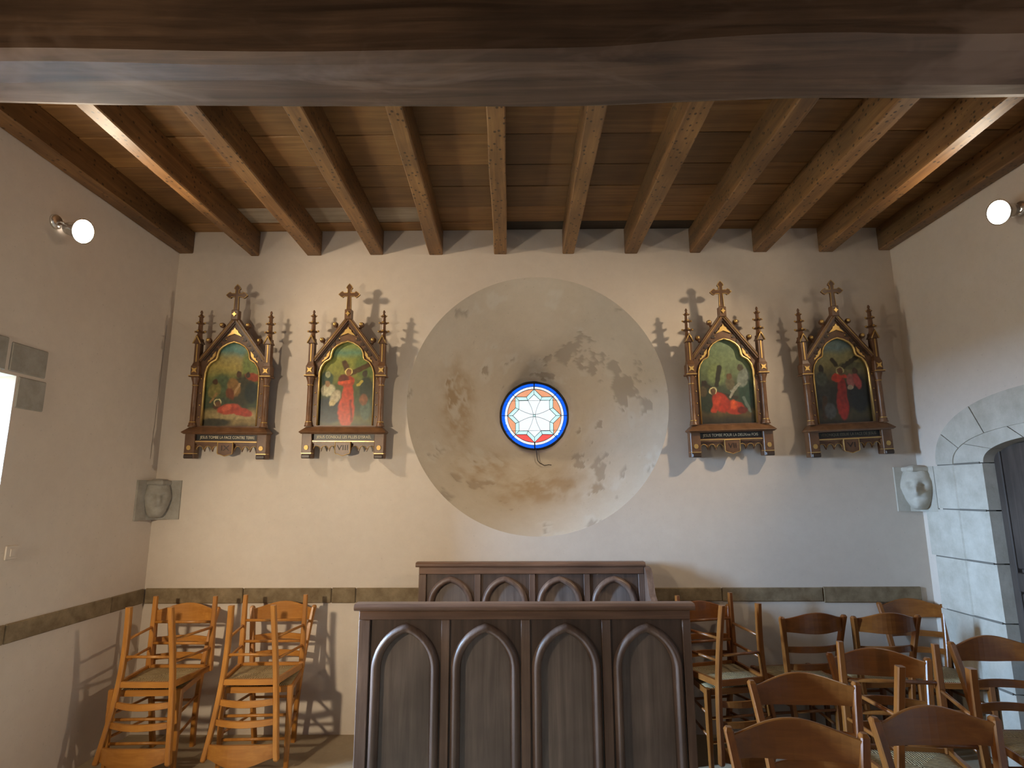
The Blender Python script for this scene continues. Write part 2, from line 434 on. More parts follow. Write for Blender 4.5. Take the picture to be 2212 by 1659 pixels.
for i in range(48):
    p = [(ci[i][0]*0.35+cm[i][0]*0.65-DC, ci[i][1]*0.35+cm[i][1]*0.65), (co[i][0]*0.8+cm[i][0]*0.2-DC, co[i][1]*0.8+cm[i][1]*0.2)]
    q = [(ci[i+1][0]*0.35+cm[i+1][0]*0.65-DC, ci[i+1][1]*0.35+cm[i+1][1]*0.65), (co[i+1][0]*0.8+cm[i+1][0]*0.2-DC, co[i+1][1]*0.8+cm[i+1][1]*0.2)]
    mc.add([(0.02, *p[0]), (0.02, *p[1]), (0.02, *q[1]), (0.02, *q[0])], [(0, 1, 2, 3)])
mc.build('mortar_core', 'mortar', d1)
MB().box(0.155, 0.20, -1.25, 1.08, -0.02, 2.5).build('light_stop', 'mortar', d1)  # added unseen plate behind the doorway, stops sky leaking through the stone joints
# door leaf: planks with frame rails, recessed
leaf = MB().box(0.105, 0.15, -0.72, 0.72, 0.0, 2.0).build('door_leaf', 'door', d1)
for y0 in (-0.5, -0.25, 0.0, 0.25):
    MB().box(0.085, 0.108, y0+0.012, y0+0.238, 0.05, 1.0, 0.006).build('door_panel', 'door', d1)
    MB().box(0.085, 0.108, y0+0.012, y0+0.238, 1.14, 1.88, 0.006).build('door_panel', 'door', d1)
for z0 in (1.01, 0.0):
    MB().box(0.075, 0.11, -0.51, 0.51, z0, z0+0.11, 0.006).build('door_rail', 'door', d1)
for y0 in (-0.51, 0.46):
    MB().box(0.072, 0.11, y0, y0+0.05, 0.0, 1.85, 0.006).build('door_stile', 'door', d1)
# wall behind the camera with a tall window
wfm = MB().plate([(XL-0.1, -0.05), (XR+0.1, -0.05), (XR+0.1, 3.9), (XL-0.1, 3.9)], [], YF-0.03, YF)
wf_ = wfm.build('wall_front', 'plaster'); tag(wf_, 'plain plastered wall opposite the round window', 'wall', kind='structure')
# ceiling slab and boards
ce = MB().box(XL-0.1, XR+0.1, YF-0.1, YB+0.05, ZC+0.03, ZC+0.2).build('ceiling', 'plank_dark'); tag(ce, 'dark boarded ceiling laid over the joists', 'ceiling', kind='structure')
YS = [2.18, 2.47, 2.76, 3.04, 3.36, 3.62, 3.91, 4.15, 4.297]
XS = [[XL+0.005, -0.62, 1.38, XR-0.005], [XL+0.005, 0.4, XR-0.005], [XL+0.005, -1.56, 0.88, XR-0.005], [XL+0.005, -0.1, 1.88, XR-0.005]]
for i in range(len(YS)-1):
    xs = XS[i % 4]
    if i == 6: xs = [XL+0.005, -2.03, -0.62, XR-0.005]
    if i == 7: xs = [XL+0.005, -0.1, 1.38, XR-0.005]
    for j in range(len(xs)-1):
        mt = 'plank'
        if i == 6 and j == 1: mt = 'plank_grey'
        if i == 7 and j == 1: mt = 'plank_dark'
        dz = random.uniform(0, 0.006)
        MB().box(xs[j]+0.003, xs[j+1]-0.003, YS[i]+0.004, YS[i+1]-0.004, ZC+dz, ZC+0.028+dz, 0.003).build('plank', mt, ce)
# joists
JW = [(-2.619, -2.512), (-2.062, -1.997), (-1.617, -1.509), (-1.13, -1.029), (-0.67, -0.565), (-0.167, -0.07), (0.361, 0.45), (0.837, 0.937), (1.345, 1.427), (1.831, 1.938), (2.338, 2.446), (2.795, 2.884)]
JN = [(-2.619, -2.50), (-2.085, -1.994), (-1.607, -1.512), (-1.114, -1.021), (-0.622, -0.54), (-0.144, -0.049), (0.345, 0.442), (0.828, 0.944), (1.333, 1.429), (1.801, 1.901), (2.303, 2.393), (2.79, 2.884)]
ORD = ['', 'second', 'third', 'fourth', 'fifth', 'sixth', 'seventh', 'eighth', 'ninth', 'tenth', 'eleventh']
for i, ((a0, a1), (b0, b1)) in enumerate(zip(JW, JN)):
    n = 14; rings = []
    sd = random.uniform(0, 50)
    edge = i in (0, 11)
    for k in range(n+1):
        t = k/n; y = 2.25+(4.295-2.25)*t
        wob = 0 if edge else 0.007*noise.noise((sd, y*1.7, 0)); wz = 0.006*noise.noise((sd+9, y*1.5, 3))
        tt = max(0.0, (y-2.52)/(4.3-2.52))
        x0 = b0+(a0-b0)*tt+wob; x1 = b1+(a1-b1)*tt+wob*0.6
        z0 = ZJ+wz+(0.02 if i == 0 else 0.012 if i == 11 else 0); c = 0.006
        rings.append([(x0, y, z0+c), (x0+c, y, z0), (x1-c, y, z0), (x1, y, z0+c), (x1, y, ZC-0.001), (x0, y, ZC-0.001)])
    o = MB().loft(rings).build('ceiling_joist', 'joist')
    lab = ('dark wooden ceiling joist lying against the wall with the stone-lintel window' if i == 0 else
           'dark wooden ceiling joist lying against the wall with the arched doorway' if i == 11 else
           'worn brown ceiling joist, %s from the wall with the stone-lintel window' % ORD[i])
    tag(o, lab, 'joist', 'ceiling joists over the alcove')
# great beam
n = 60; rings = []
for k in range(n+1):
    x = XL-0.02+(XR-XL+0.04)*k/n
    q = lambda s_, a: a*noise.noise((x*0.9, s_, 0.3))
    sag = -0.01*(1-abs(x)/2.8)
    yn = 1.865+q(1, 0.02); yf = 2.145+0.025*(x+2.6)/5.4+q(2, 0.012)
    zn = 3.152+sag+q(3, 0.012); zf = 3.152+sag+q(4, 0.012)
    ym = 1.975+q(5, 0.025)
    w_r = max(0.0, min(1.0, (x-0.35)/0.9)); w_l = max(0.0, min(1.0, (-0.9-x)/1.2))
    ch = 0.03+0.025*max(0, noise.noise((x*0.7, 7, 1)))+0.075*w_r*(0.75+0.25*math.sin(x*2.6+0.6))
    chf = 0.016+0.02*max(0, noise.noise((x*0.6, 17, 1)))+0.045*w_r+0.03*w_l
    rings.append([(x, yn-0.015, ZC+0.02), (x, yn-0.012, zn+0.16), (x, yn-0.004, zn+ch*0.9), (x, yn+0.012+0.03*w_r, zn+ch*0.45), (x, yn+0.03+0.07*w_r, zn+ch*0.18*w_r), (x, ym+0.06*w_r, zn-0.012), (x, yf-chf, zf), (x, yf-chf*0.35, zf+chf*0.28), (x, yf, zf+chf), (x, yf+0.005, ZC+0.02)])
bm_ = MB().loft(rings, True, True, False).build('ceiling_beam', 'beam')
tag(bm_, 'massive dark hand-hewn oak beam carrying the joist ends', 'beam')

# stone string course on the back wall and the side wall
t1 = empty('trim_1', (0, YB, 0.9)); tag(t1, 'brown stone string course along the end wall', 'string course', kind='structure')
xs = [XL+0.012, -1.92, -1.30, -1.13, -0.2, 0.55, 1.42, 2.12, 2.80]
for a, b in zip(xs, xs[1:]):
    loc_of(MB().box(a+0.002, b-0.002, YB-0.012+random.uniform(-0.003, 0.003), YB+0.02, 0.845+random.uniform(-0.006, 0.006), 0.942+random.uniform(-0.004, 0.004), 0.005), (0, YB, 0.9)).build('stone', 'stone_band', t1)
t2 = empty('trim_2', (XL, 3.6, 0.9)); tag(t2, 'brown stone string course along the side wall below the side window', 'string course', kind='structure')
ys = [1.2, 1.9, 2.5, 3.15, 3.95, YB-0.015]
for a, b in zip(ys, ys[1:]):
    loc_of(MB().box(XL-0.02, XL+0.012, a+0.002, b-0.002, 0.845, 0.942, 0.005), (XL, 3.6, 0.9)).build('stone', 'stone_band', t2)

# ================================================================== ROSE WINDOW
w1 = empty('window_1', (WC[0], YB, WC[1])); tag(w1, 'round stained glass window deep in a worn conical splay', 'window', kind='structure')
RG, YG = 0.288, 0.80
NS, NR = 256, 80
verts, wear = [], []
prof = []
for i in range(NR+1):
    t = i/NR
    if t < 0.82:
        s_ = t/0.82; r = RO+(0.335-RO)*s_-0.045*math.sin(PI*s_); y = 0.70*s_**0.95
    else:
        s_ = (t-0.82)/0.18; r = 0.335+(RG+0.004-0.335)*s_; y = 0.70+(YG+0.02-0.70)*s_
    if t < 0.03: y += 0.012*(1-t/0.03)*0; 
    prof.append((r, y))
def sm(a, b, x):
    x = max(0, min(1, (x-a)/(b-a))); return x*x*(3-2*x)
for i, (r, y) in enumerate(prof):
    for k in range(NS):
        a = 2*PI*k/NS; x, z = r*math.cos(a), r*math.sin(a)
        # apparent position on the wall plane, for where the damage lies
        sx, sz = r*math.cos(a)*(1-0.16*y/0.8), r*math.sin(a)*(1-0.16*y/0.8)
        nz = noise.fractal((x*6.5, z*6.5, y*6.5), 0.75, 2.1, 6)
        nf = noise.fractal((x*3.6+7, z*3.6, y*3.6+3), 0.8, 2.0, 4)
        reg = max(math.exp(-(((sx-0.62)/0.30)**2+((sz-0.22)/0.36)**2)), 0.9*math.exp(-(((sx-0.30)/0.24)**2+((sz-0.44)/0.14)**2)),
                  0.85*math.exp(-(((sx-0.50)/0.28)**2+((sz+0.42)/0.24)**2)), 0.6*math.exp(-(((sx+0.30)/0.3)**2+((sz+0.62)/0.14)**2)))
        fl = sm(0.02, 0.09, nz*0.55+nf*0.35-0.42+reg*0.52)
        ang = math.atan2(sz, sx); rr_ = math.hypot(sx, sz)
        stain = max(math.exp(-(((sx+0.58)/0.11)**2+((sz+0.02-0.2*nf)/0.30)**2)), 0.95*math.exp(-(((sx+0.40)/0.20)**2+((sz+0.42)/0.13)**2)), 0.8*math.exp(-(((sx-0.0)/0.42)**2+((sz+0.58)/0.13)**2)))
        st = max(0, min(0.72, stain*(0.75+1.3*nz)))
        lime = sm(0.1, 0.32, nf*0.8+0.4*nz-0.22+0.35*math.exp(-(((sx-0.62)/0.4)**2+((sz+0.1)/0.6)**2)))*0.6
        d = 0.007*nf+0.004*nz - 0.011*fl
        edge = sm(0, 0.05, i/NR)
        verts.append((x*(1-d*edge/max(r, 0.1)), y+d*0.6*edge, z*(1-d*edge/max(r, 0.1))))
        wear.append((fl*0.85, st, lime*(1-fl), 1))
faces = [(i*NS+k, i*NS+(k+1) % NS, (i+1)*NS+(k+1) % NS, (i+1)*NS+k) for i in range(NR) for k in range(NS)]
sp = MB().add(verts, faces, True).build('window_splay', 'plaster_wear', w1)
ca = sp.data.color_attributes.new('wear', 'FLOAT_COLOR', 'POINT')
ca.data.foreach_set('color', [c for q in wear for c in q])
# stained glass
K = RG/640.0
def P8(r, deg): return (K*r*math.cos(math.radians(deg)), K*r*math.sin(math.radians(deg)))
yg = YG
leads = []
def pane(poly, mat, shrink=1.0):
    cx = sum(p[0] for p in poly)/len(poly); cz = sum(p[1] for p in poly)/len(poly)
    q = [(cx+(x-cx)*shrink, cz+(z-cz)*shrink) for x, z in poly]
    MB().prism(q, yg, yg+0.004).build('pane', mat, w1)
def ring_seg(r0, r1, a0, a1): 
    aa = [a0+(a1-a0)*i/8 for i in range(9)]
    return [P8(r1, a) for a in aa]+[P8(r0, a) for a in reversed(aa)]
for i in range(8):
    a = 90+45*i
    pane(ring_seg(575, 655, a, a+45), 'g_blue', 1.0)
    pane(ring_seg(522, 570, a, a+45), 'g_white', 1.0)
    leads.append([P8(520, a), P8(650, a)])
    tip0, tip1, val = P8(521, a), P8(521, a+45), P8(395, a+22.5)
    aa = [a+45*(1-k/8) for k in range(9)]
    low = math.sin(math.radians(a+22.5)) < -0.7
    pane([tip0, val, tip1]+[P8(523, q) for q in aa[1:-1]], 'g_red' if low else 'g_orange', 1.0)
    it0, it1, iv = P8(420, a), P8(420, a+45), P8(323, a+22.5)
    pane([tip0, val, iv, it0], 'g_cyan', 1.0); pane([val, tip1, it1, iv], 'g_cyan', 1.0)
    leads += [[tip0, val], [val, tip1], [it0, iv], [iv, it1], [val, iv], [tip0, it0]]
def quad(p, c, q, n=8): return [((1-t)**2*p[0]+2*t*(1-t)*c[0]+t*t*q[0], (1-t)**2*p[1]+2*t*(1-t)*c[1]+t*t*q[1]) for t in [i/n for i in range(n+1)]]
thin = []
for i in range(4):
    a = 90*i
    v0, v1 = P8(323, a-22.5), P8(323, a+22.5); nx = P8(30, a+45); pv = P8(30, a-45)
    c1 = P8(150, a+14); c0 = P8(150, a-14)
    pane([v0, P8(420, a), v1]+quad(v1, c1, nx)[1:]+[pv]+quad(pv, c0, v0)[1:-1], 'g_white', 1.0)
    v2 = P8(323, a+67.5); c2 = P8(150, a+76)
    pane([v1, P8(420, a+45), v2]+quad(v2, c2, nx)[1:]+list(reversed(quad(v1, c1, nx)))[1:-1], 'g_white', 1.0)
    thin += [quad(v1, c1, nx), quad(v2, c2, nx)]
pane([P8(30, q) for q in (45, 135, 225, 315)], 'g_cyan', 1.0)
lm = MB()
for l in leads: lm.sweep(l, [(-0.0016, -0.003), (0.0016, -0.003), (0.0016, 0.007), (-0.0016, 0.007)], yg)
for l in thin: lm.sweep(l, [(-0.0011, -0.002), (0.0011, -0.002), (0.0011, 0.005), (-0.0011, 0.005)], yg)
for r, w_ in ((572, 0.0012), (521, 0.0018)):
    lm.sweep([P8(r, 360*i/96) for i in range(96)], [(-w_, -0.003), (w_, -0.003), (w_, 0.007), (-w_, 0.007)], yg, True)
lm.sweep([P8(30, q) for q in (45, 135, 225, 315)], [(-0.0018, -0.003), (0.0018, -0.003), (0.0018, 0.007), (-0.0018, 0.007)], yg, True)
lm.build('lead_cames', 'lead', w1)
MB().sweep([P8(650, 360*i/96) for i in range(96)], [(-0.016, -0.010), (0.007, -0.010), (0.007, 0.02), (-0.016, 0.02)], yg, True).build('iron_rim', 'iron', w1)
for z in (285, -300):
    xx = math.sqrt(640**2-z**2)
    MB().tube([(-K*xx, yg-0.006, K*z), (K*xx, yg-0.006, K*(z+12))], 0.0014, 6).build('saddle_bar', 'iron', w1)
for s_ in (1, -1):
    MB().tube([(0.001, yg-0.008, s_*K*655), (0.0, yg-0.008, s_*K*520)], 0.0055, 6).build('saddle_bar', 'iron', w1)
# thin wire hanging from the rim
wi = []
for x, t in ((0.010, 0.985), (0.010, 0.90), (0.012, 0.82), (0.014, 0.74), (0.018, 0.69), (0.035, 0.65), (0.07, 0.62), (0.105, 0.615), (0.125, 0.61)):
    r, y = prof[int(t*NR)]
    wi.append((x, y-0.012, -math.sqrt(max(0, (r-0.012)**2-x*x))))
MB().tube(wi, 0.0035, 6).build('wire', 'iron', w1)

# crack beside the corner, and the carved corner stones
ck = []
for i in range(22):
    t = i/21; z = 2.84-1.0*t
    ck.append((4.235-0.03*t+0.008*noise.noise((t*9, 1, 1)), z, 0.0015+0.0025*abs(noise.noise((t*14, 5, 2)))))
cm_ = MB(); cm_.add([(XL+0.0015, y-w_, z) for y, z, w_ in ck]+[(XL+0.0015, y+w_, z) for y, z, w_ in ck], [(i, i+1, 22+i+1, 22+i) for i in range(21)])
cm_.build('crack', 'crack', wl)

def carved_head(name, corner, sgn, z0, z1, la, lb, rad, label, mat, squash):
    root = empty(name, (corner[0], corner[1], z0)); tag(root, label, 'carved head')
    # slab in the corner: sgn = +1 when the room lies to +x of the corner
    p = [(0, 0.02), (sgn*la, 0.02), (sgn*la, -0.012), (sgn*la*0.55, -0.022), (sgn*0.05, -0.05), (sgn*0.022, -lb*0.5), (sgn*0.012, -lb), (-sgn*0.02, -lb), (-sgn*0.02, 0.02)]
    h = z1-z0
    MB().loft([[(x, y, 0.0) for x, y in p], [(x, y, h) for x, y in p]]).build('stone_block', mat, root)
    # head: displaced sphere, face along local -y, turned to the room
    hv, hf = [], []
    nu, nv = 40, 32
    d = Vector((sgn*0.62, -0.78)); d.normalize()
    side = Vector((-d.y, d.x))
    cx, cy = sgn*0.055, -0.060
    for j in range(nv+1):
        ph = PI*j/nv
        for i in range(nu):
            th = 2*PI*i/nu
            sq = math.sin(ph)**0.62 if j not in (0, nv) else 0.0; a = sq*math.sin(th); fz = sq*math.cos(th); c_ = -math.cos(ph)
            # a: sideways, fz: forward, c_: up
            taper = 1.0-0.22*max(0, -c_)-0.05*max(0, c_)
            A, F_, Zq = a*rad*taper, fz*rad*0.92, c_*h*0.50
            u, v_ = a*taper, c_
            g = lambda x0, y0, sx, sy: math.exp(-((u-x0)/sx)**2-((v_-y0)/sy)**2)
            if fz > 0:
                dsp = 0.30*g(0, -0.10, 0.13, 0.24)+0.10*g(0, -0.24, 0.2, 0.1)          # nose
                dsp += 0.10*g(0, 0.28, 0.65, 0.10)                                        # brow
                dsp -= 0.24*(g(-0.33, 0.10, 0.17, 0.10)+g(0.33, 0.10, 0.17, 0.10))        # eye sockets
                dsp += 0.07*(g(-0.33, 0.09, 0.09, 0.05)+g(0.33, 0.09, 0.09, 0.05))
                dsp += 0.08*(g(-0.40, -0.20, 0.2, 0.2)+g(0.40, -0.20, 0.2, 0.2))          # cheeks
                dsp -= 0.2*g(0, -0.50, 0.26, 0.045); dsp += 0.09*g(0, -0.43, 0.22, 0.05)+0.09*g(0, -0.58, 0.19, 0.06)
                dsp += 0.12*g(0, -0.80, 0.28, 0.15)
                F_ += dsp*rad*squash
            if abs(a) > 0.6: A *= 1+0.05*math.exp(-((c_-0.05)/0.25)**2)                   # ears / hair
            A += 0.003*noise.noise((A*60, F_*60, Zq*60)); F_ += 0.004*noise.noise((A*50, F_*50+4, Zq*50))
            hv.append((cx+d.x*F_+side.x*A, cy+d.y*F_+side.y*A, h*0.54+Zq))
    for j in range(nv):
        for i in range(nu): hf.append((j*nu+i, j*nu+(i+1) % nu, (j+1)*nu+(i+1) % nu, (j+1)*nu+i))
    MB().add(hv, hf, True).build('face', mat, root)
    MB().box(min(0.0, sgn*0.13), max(0.0, sgn*0.13), -0.135, 0.0, h-0.035, h, 0.008).build('abacus', mat, root)
carved_head('carved_corbel', (XL, YB), 1, 1.415, 1.69, 0.195, 0.215, 0.088, 'worn grey carved stone head in the corner beyond the stone-lintel window', 'stone_grey', 1.3)
carved_head('carved_corbel', (XR, YB), -1, 1.455, 1.765, 0.178, 0.175, 0.10, 'pale carved stone head with a clear face beside the arched doorway', 'stone', 1.9)
# faint switch plate
sw = empty('wall_switch', (XL, 3.125, 1.30)); tag(sw, 'small off-white switch plate low on the wall near the stone-lintel window', 'switch')
MB().box(0, 0.009, -0.04, 0.04, -0.035, 0.035, 0.003).build('plate', 'plaster', sw)
MB().box(0.008, 0.013, -0.015, 0.015, -0.02, 0.02, 0.002).build('rocker', 'plaster', sw)

# ================================================================== LAMPS
def lamp(loc, base, face, target, label, spot, wide, cone=92, soft=0.05, col=None):
    root = empty('wall_spotlight', base); tag(root, label, 'spotlight', 'wall spotlights')
    L = Vector(loc)-Vector(base); d = (Vector(face)-Vector(loc)).normalized(); aim = (Vector(target)-Vector(loc)).normalized()
    sx = 1 if L.x > 0 else -1
    mb = MB(); mb.lathe([(0.0, 0), (0.042, 0), (0.042, 0.012), (0.034, 0.02), (0, 0.02)], 20)
    mb.v = [(sx*z, x, y) for x, y, z in mb.v]; mb.build('mounting_plate', 'chrome', root)
    rear = L-d*0.10
    MB().tube([(sx*0.015, 0, 0), (sx*0.05, 0, -0.005), tuple(rear*0.7), tuple(rear)], 0.007, 8).build('arm', 'chrome', root)
    q = d.to_track_quat('Z', 'Y').to_matrix()
    sh = MB().lathe([(0.012, -0.11), (0.035, -0.105), (0.042, -0.06), (0.050, -0.02), (0.068, 0.0), (0.072, 0.006), (0.066, 0.004)], 24, cap=False)
    sh.v = [tuple(q @ Vector(p)+L) for p in sh.v]; sh.build('lamp_housing', 'chrome', root)
    ln = MB().lathe([(0.001, 0.016), (0.03, 0.014), (0.055, 0.008), (0.066, 0.002)], 24, cap=True)
    ln.v = [tuple(q @ Vector(p)+L) for p in ln.v]; ln.build('lens', 'lens', root)
    for dd, e, cn in ((aim, spot, cone), (d, wide, 172)):
        l = bpy.data.lights.new('lamp_light', 'SPOT'); l.energy = e; l.color = col or LAMP_COL; l.shadow_soft_size = soft
        l.spot_size = math.radians(cn); l.spot_blend = 1.0 if cn < 120 else 0.35
        o = bpy.data.objects.new('lamp_light', l); C.objects.link(o); o.parent = root
        o.location = L+d*0.08
        o.rotation_euler = dd.to_track_quat('-Z', 'Y').to_euler()
lamp((-2.47, 3.12, 3.07), (XL, 3.10, 3.12), (0.8, 2.6, 2.2), (0.6, 4.3, 2.3), 'lit spotlight on the wall above the stone-lintel window', LAMP_SPOT*0.62, LAMP_WIDE)
lamp((2.735, 3.12, 3.147), (XR, 3.14, 3.18), (-0.6, 2.6, 2.4), (-0.5, 4.3, 1.5), 'lit spotlight on the wall above the arched doorway', LAMP_SPOT*1.1, LAMP_WIDE*0.4, 84)
lamp((-2.46, 0.62, 1.75), (XL, 0.55, 1.82), (0.6, 3.0, 1.2), (-1.35, 4.3, 1.0), 'lit spotlight on the wall on the near side of the side window', 188.0, 85.0, 50, 0.07, (1.0, 0.82, 0.58))
lamp((2.735, 0.75, 2.35), (XR, 0.72, 2.42), (1.2, 1.9, 3.1), (1.3, 1.9, 3.2), 'lit spotlight on the doorway wall, on the near side of the great beam', 15.0, 2.0, 80, 0.05)

# ================================================================== STATION FRAMES
AW = 0.205                                   # half width of the painting
def cusped():
    # outline of the painting opening, counter-clockwise from bottom right
    r = [(AW, 0.245), (AW, 0.60)]
    r += [(0.203, 0.645), (0.19, 0.69), (0.165, 0.727), (0.128, 0.748), (0.122, 0.765), (0.120, 0.79), (0.108, 0.822), (0.083, 0.85), (0.045, 0.873), (0, 0.888)]
    return r + [(-x, z) for x, z in reversed(r[:-1])]
def bez_cross():
    # flared trefoil cross outline
    a, b = 0.0125, 0.080
    arm = [(a, 0.014), (0.040, 0.0135), (0.050, 0.024), (0.062, 0.018), (b, 0.0), (0.062, -0.018), (0.050, -0.024), (0.040, -0.0135), (a, -0.014)]
    cz = 1.247
    top = [(-a, 1.262), (-0.013, 1.29), (-0.023, 1.298), (-0.018, 1.311), (0, 1.332), (0.018, 1.311), (0.023, 1.298), (0.013, 1.29), (a, 1.262)]
    right = [(x, cz+z) for x, z in arm]
    left = [(-x, cz-z) for x, z in arm]
    return [(-a-0.004, 1.125)] + list(left) + top[1:-1] + right + [(a+0.004, 1.125)]
def text_mesh(body, size, parent, loc, mat, name, width=None):
    cu = bpy.data.curves.new('txt', 'FONT'); cu.body = body; cu.size = size; cu.align_x = 'CENTER'; cu.align_y = 'CENTER'; cu.extrude = 0.0006
    to = bpy.data.objects.new('txt', cu); C.objects.link(to)
    dg = bpy.context.evaluated_depsgraph_get(); dg.update()
    me = bpy.data.meshes.new_from_object(to.evaluated_get(dg))
    bpy.data.objects.remove(to); bpy.data.curves.remove(cu)
    xs_ = [v.co.x for v in me.vertices]
    k = 1.0
    if width and xs_: k = width/(max(xs_)-min(xs_))
    for v in me.vertices: v.co = Vector((v.co.x*k, -v.co.z, v.co.y))
    me.materials.clear(); me.materials.append(M[mat])
    o = bpy.data.objects.new(name, me); C.objects.link(o); o.parent = parent; o.location = loc
    return o

def painting_mesh(name, painter, parent):
    nx, nz = 96, 150; x0, x1, z0, z1 = -AW-0.004, AW+0.004, 0.24, 0.893
    v, c = [], []
    for j in range(nz+1):
        for i in range(nx+1):
            u, t = i/nx, j/nz
            v.append((x0+(x1-x0)*u, -0.030, z0+(z1-z0)*t)); c.append(painter(u, t))
    f_ = []
    for j in range(nz):
        for i in range(nx):
            q = (j*(nx+1)+i, j*(nx+1)+i+1, (j+1)*(nx+1)+i+1, (j+1)*(nx+1)+i)
            if all(abs(v[k][0]) < 0.215-max(0.0, v[k][2]-0.72)*0.62 for k in q): f_.append(q)
    me = bpy.data.meshes.new(name); me.from_pydata(v, [], f_); me.update()
    at = me.color_attributes.new('paint', 'FLOAT_COLOR', 'POINT'); at.data.foreach_set('color', [q for p in c for q in (*p, 1.0)])
    me.materials.append(M['paint'])
    o = bpy.data.objects.new(name, me); C.objects.link(o); o.parent = parent
    return o
def lin(h):
    h = h.lstrip('#'); q = [int(h[i:i+2], 16)/255 for i in (0, 2, 4)]
    return tuple(x/12.92 if x <= 0.04045 else ((x+0.055)/1.055)**2.4 for x in q)
def make_painter(sky, shapes, seed):
    # sky: list (t, colour) bottom to top ; shapes: (kind, params, colour, softness)
    sk = [(t, lin(c)) for t, c in sky]; sh = []
    for kind, pr, col, so in shapes: sh.append((kind, pr, lin(col), so))
    def fn(u, t):
        n1 = noise.noise((u*5+seed, t*6, seed)); n2 = noise.noise((u*16+seed, t*18, 4.0)); n3 = noise.noise((u*22, t*30+seed, 8.0))
        tt = t+0.03*n1
        c = sk[0][1]
        for (a, ca_), (b, cb_) in zip(sk, sk[1:]):
            if tt >= a:
                k = min(1, max(0, (tt-a)/(b-a))); c = tuple(p+(q-p)*k for p, q in zip(ca_, cb_))
        c = tuple(x*(1.1+0.3*n2+0.2*n3) for x in c)
        for kind, pr, col, so in sh:
            uu, vv = u+0.012*n2, t+0.010*n3
            if kind == 'e':
                cx, cz, rx, rz, an = pr; ca2, sa = math.cos(math.radians(an)), math.sin(math.radians(an))
                dx, dz = (uu-cx)*0.62, vv-cz
                p, q = dx*ca2+dz*sa, -dx*sa+dz*ca2
                d = math.hypot(p/(rx*0.62), q/rz); k = 1-sm(1-so*0.55, 1+so*0.2, d)
            elif kind == 'r':     # ring
                cx, cz, r, w_ = pr; d = abs(math.hypot((uu-cx)*0.62, vv-cz)-r); k = 1-sm(w_*0.5, w_, d)
            else:                 # line segment
                x1, y1, x2, y2, w_ = pr
                ax, ay, bx, by, px, py = x1*0.62, y1, x2*0.62, y2, uu*0.62, vv
                L2 = (bx-ax)**2+(by-ay)**2; s_ = max(0, min(1, ((px-ax)*(bx-ax)+(py-ay)*(by-ay))/L2))
                d = math.hypot(px-ax-s_*(bx-ax), py-ay-s_*(by-ay)); k = 1-sm(w_*0.7, w_*1.1, d)
            if k > 0: c = tuple(x+(y*(1.15+0.35*n2+0.35*n3)-x)*k for x, y in zip(c, col))
        return tuple(max(0.0, x) for x in c)
    return fn
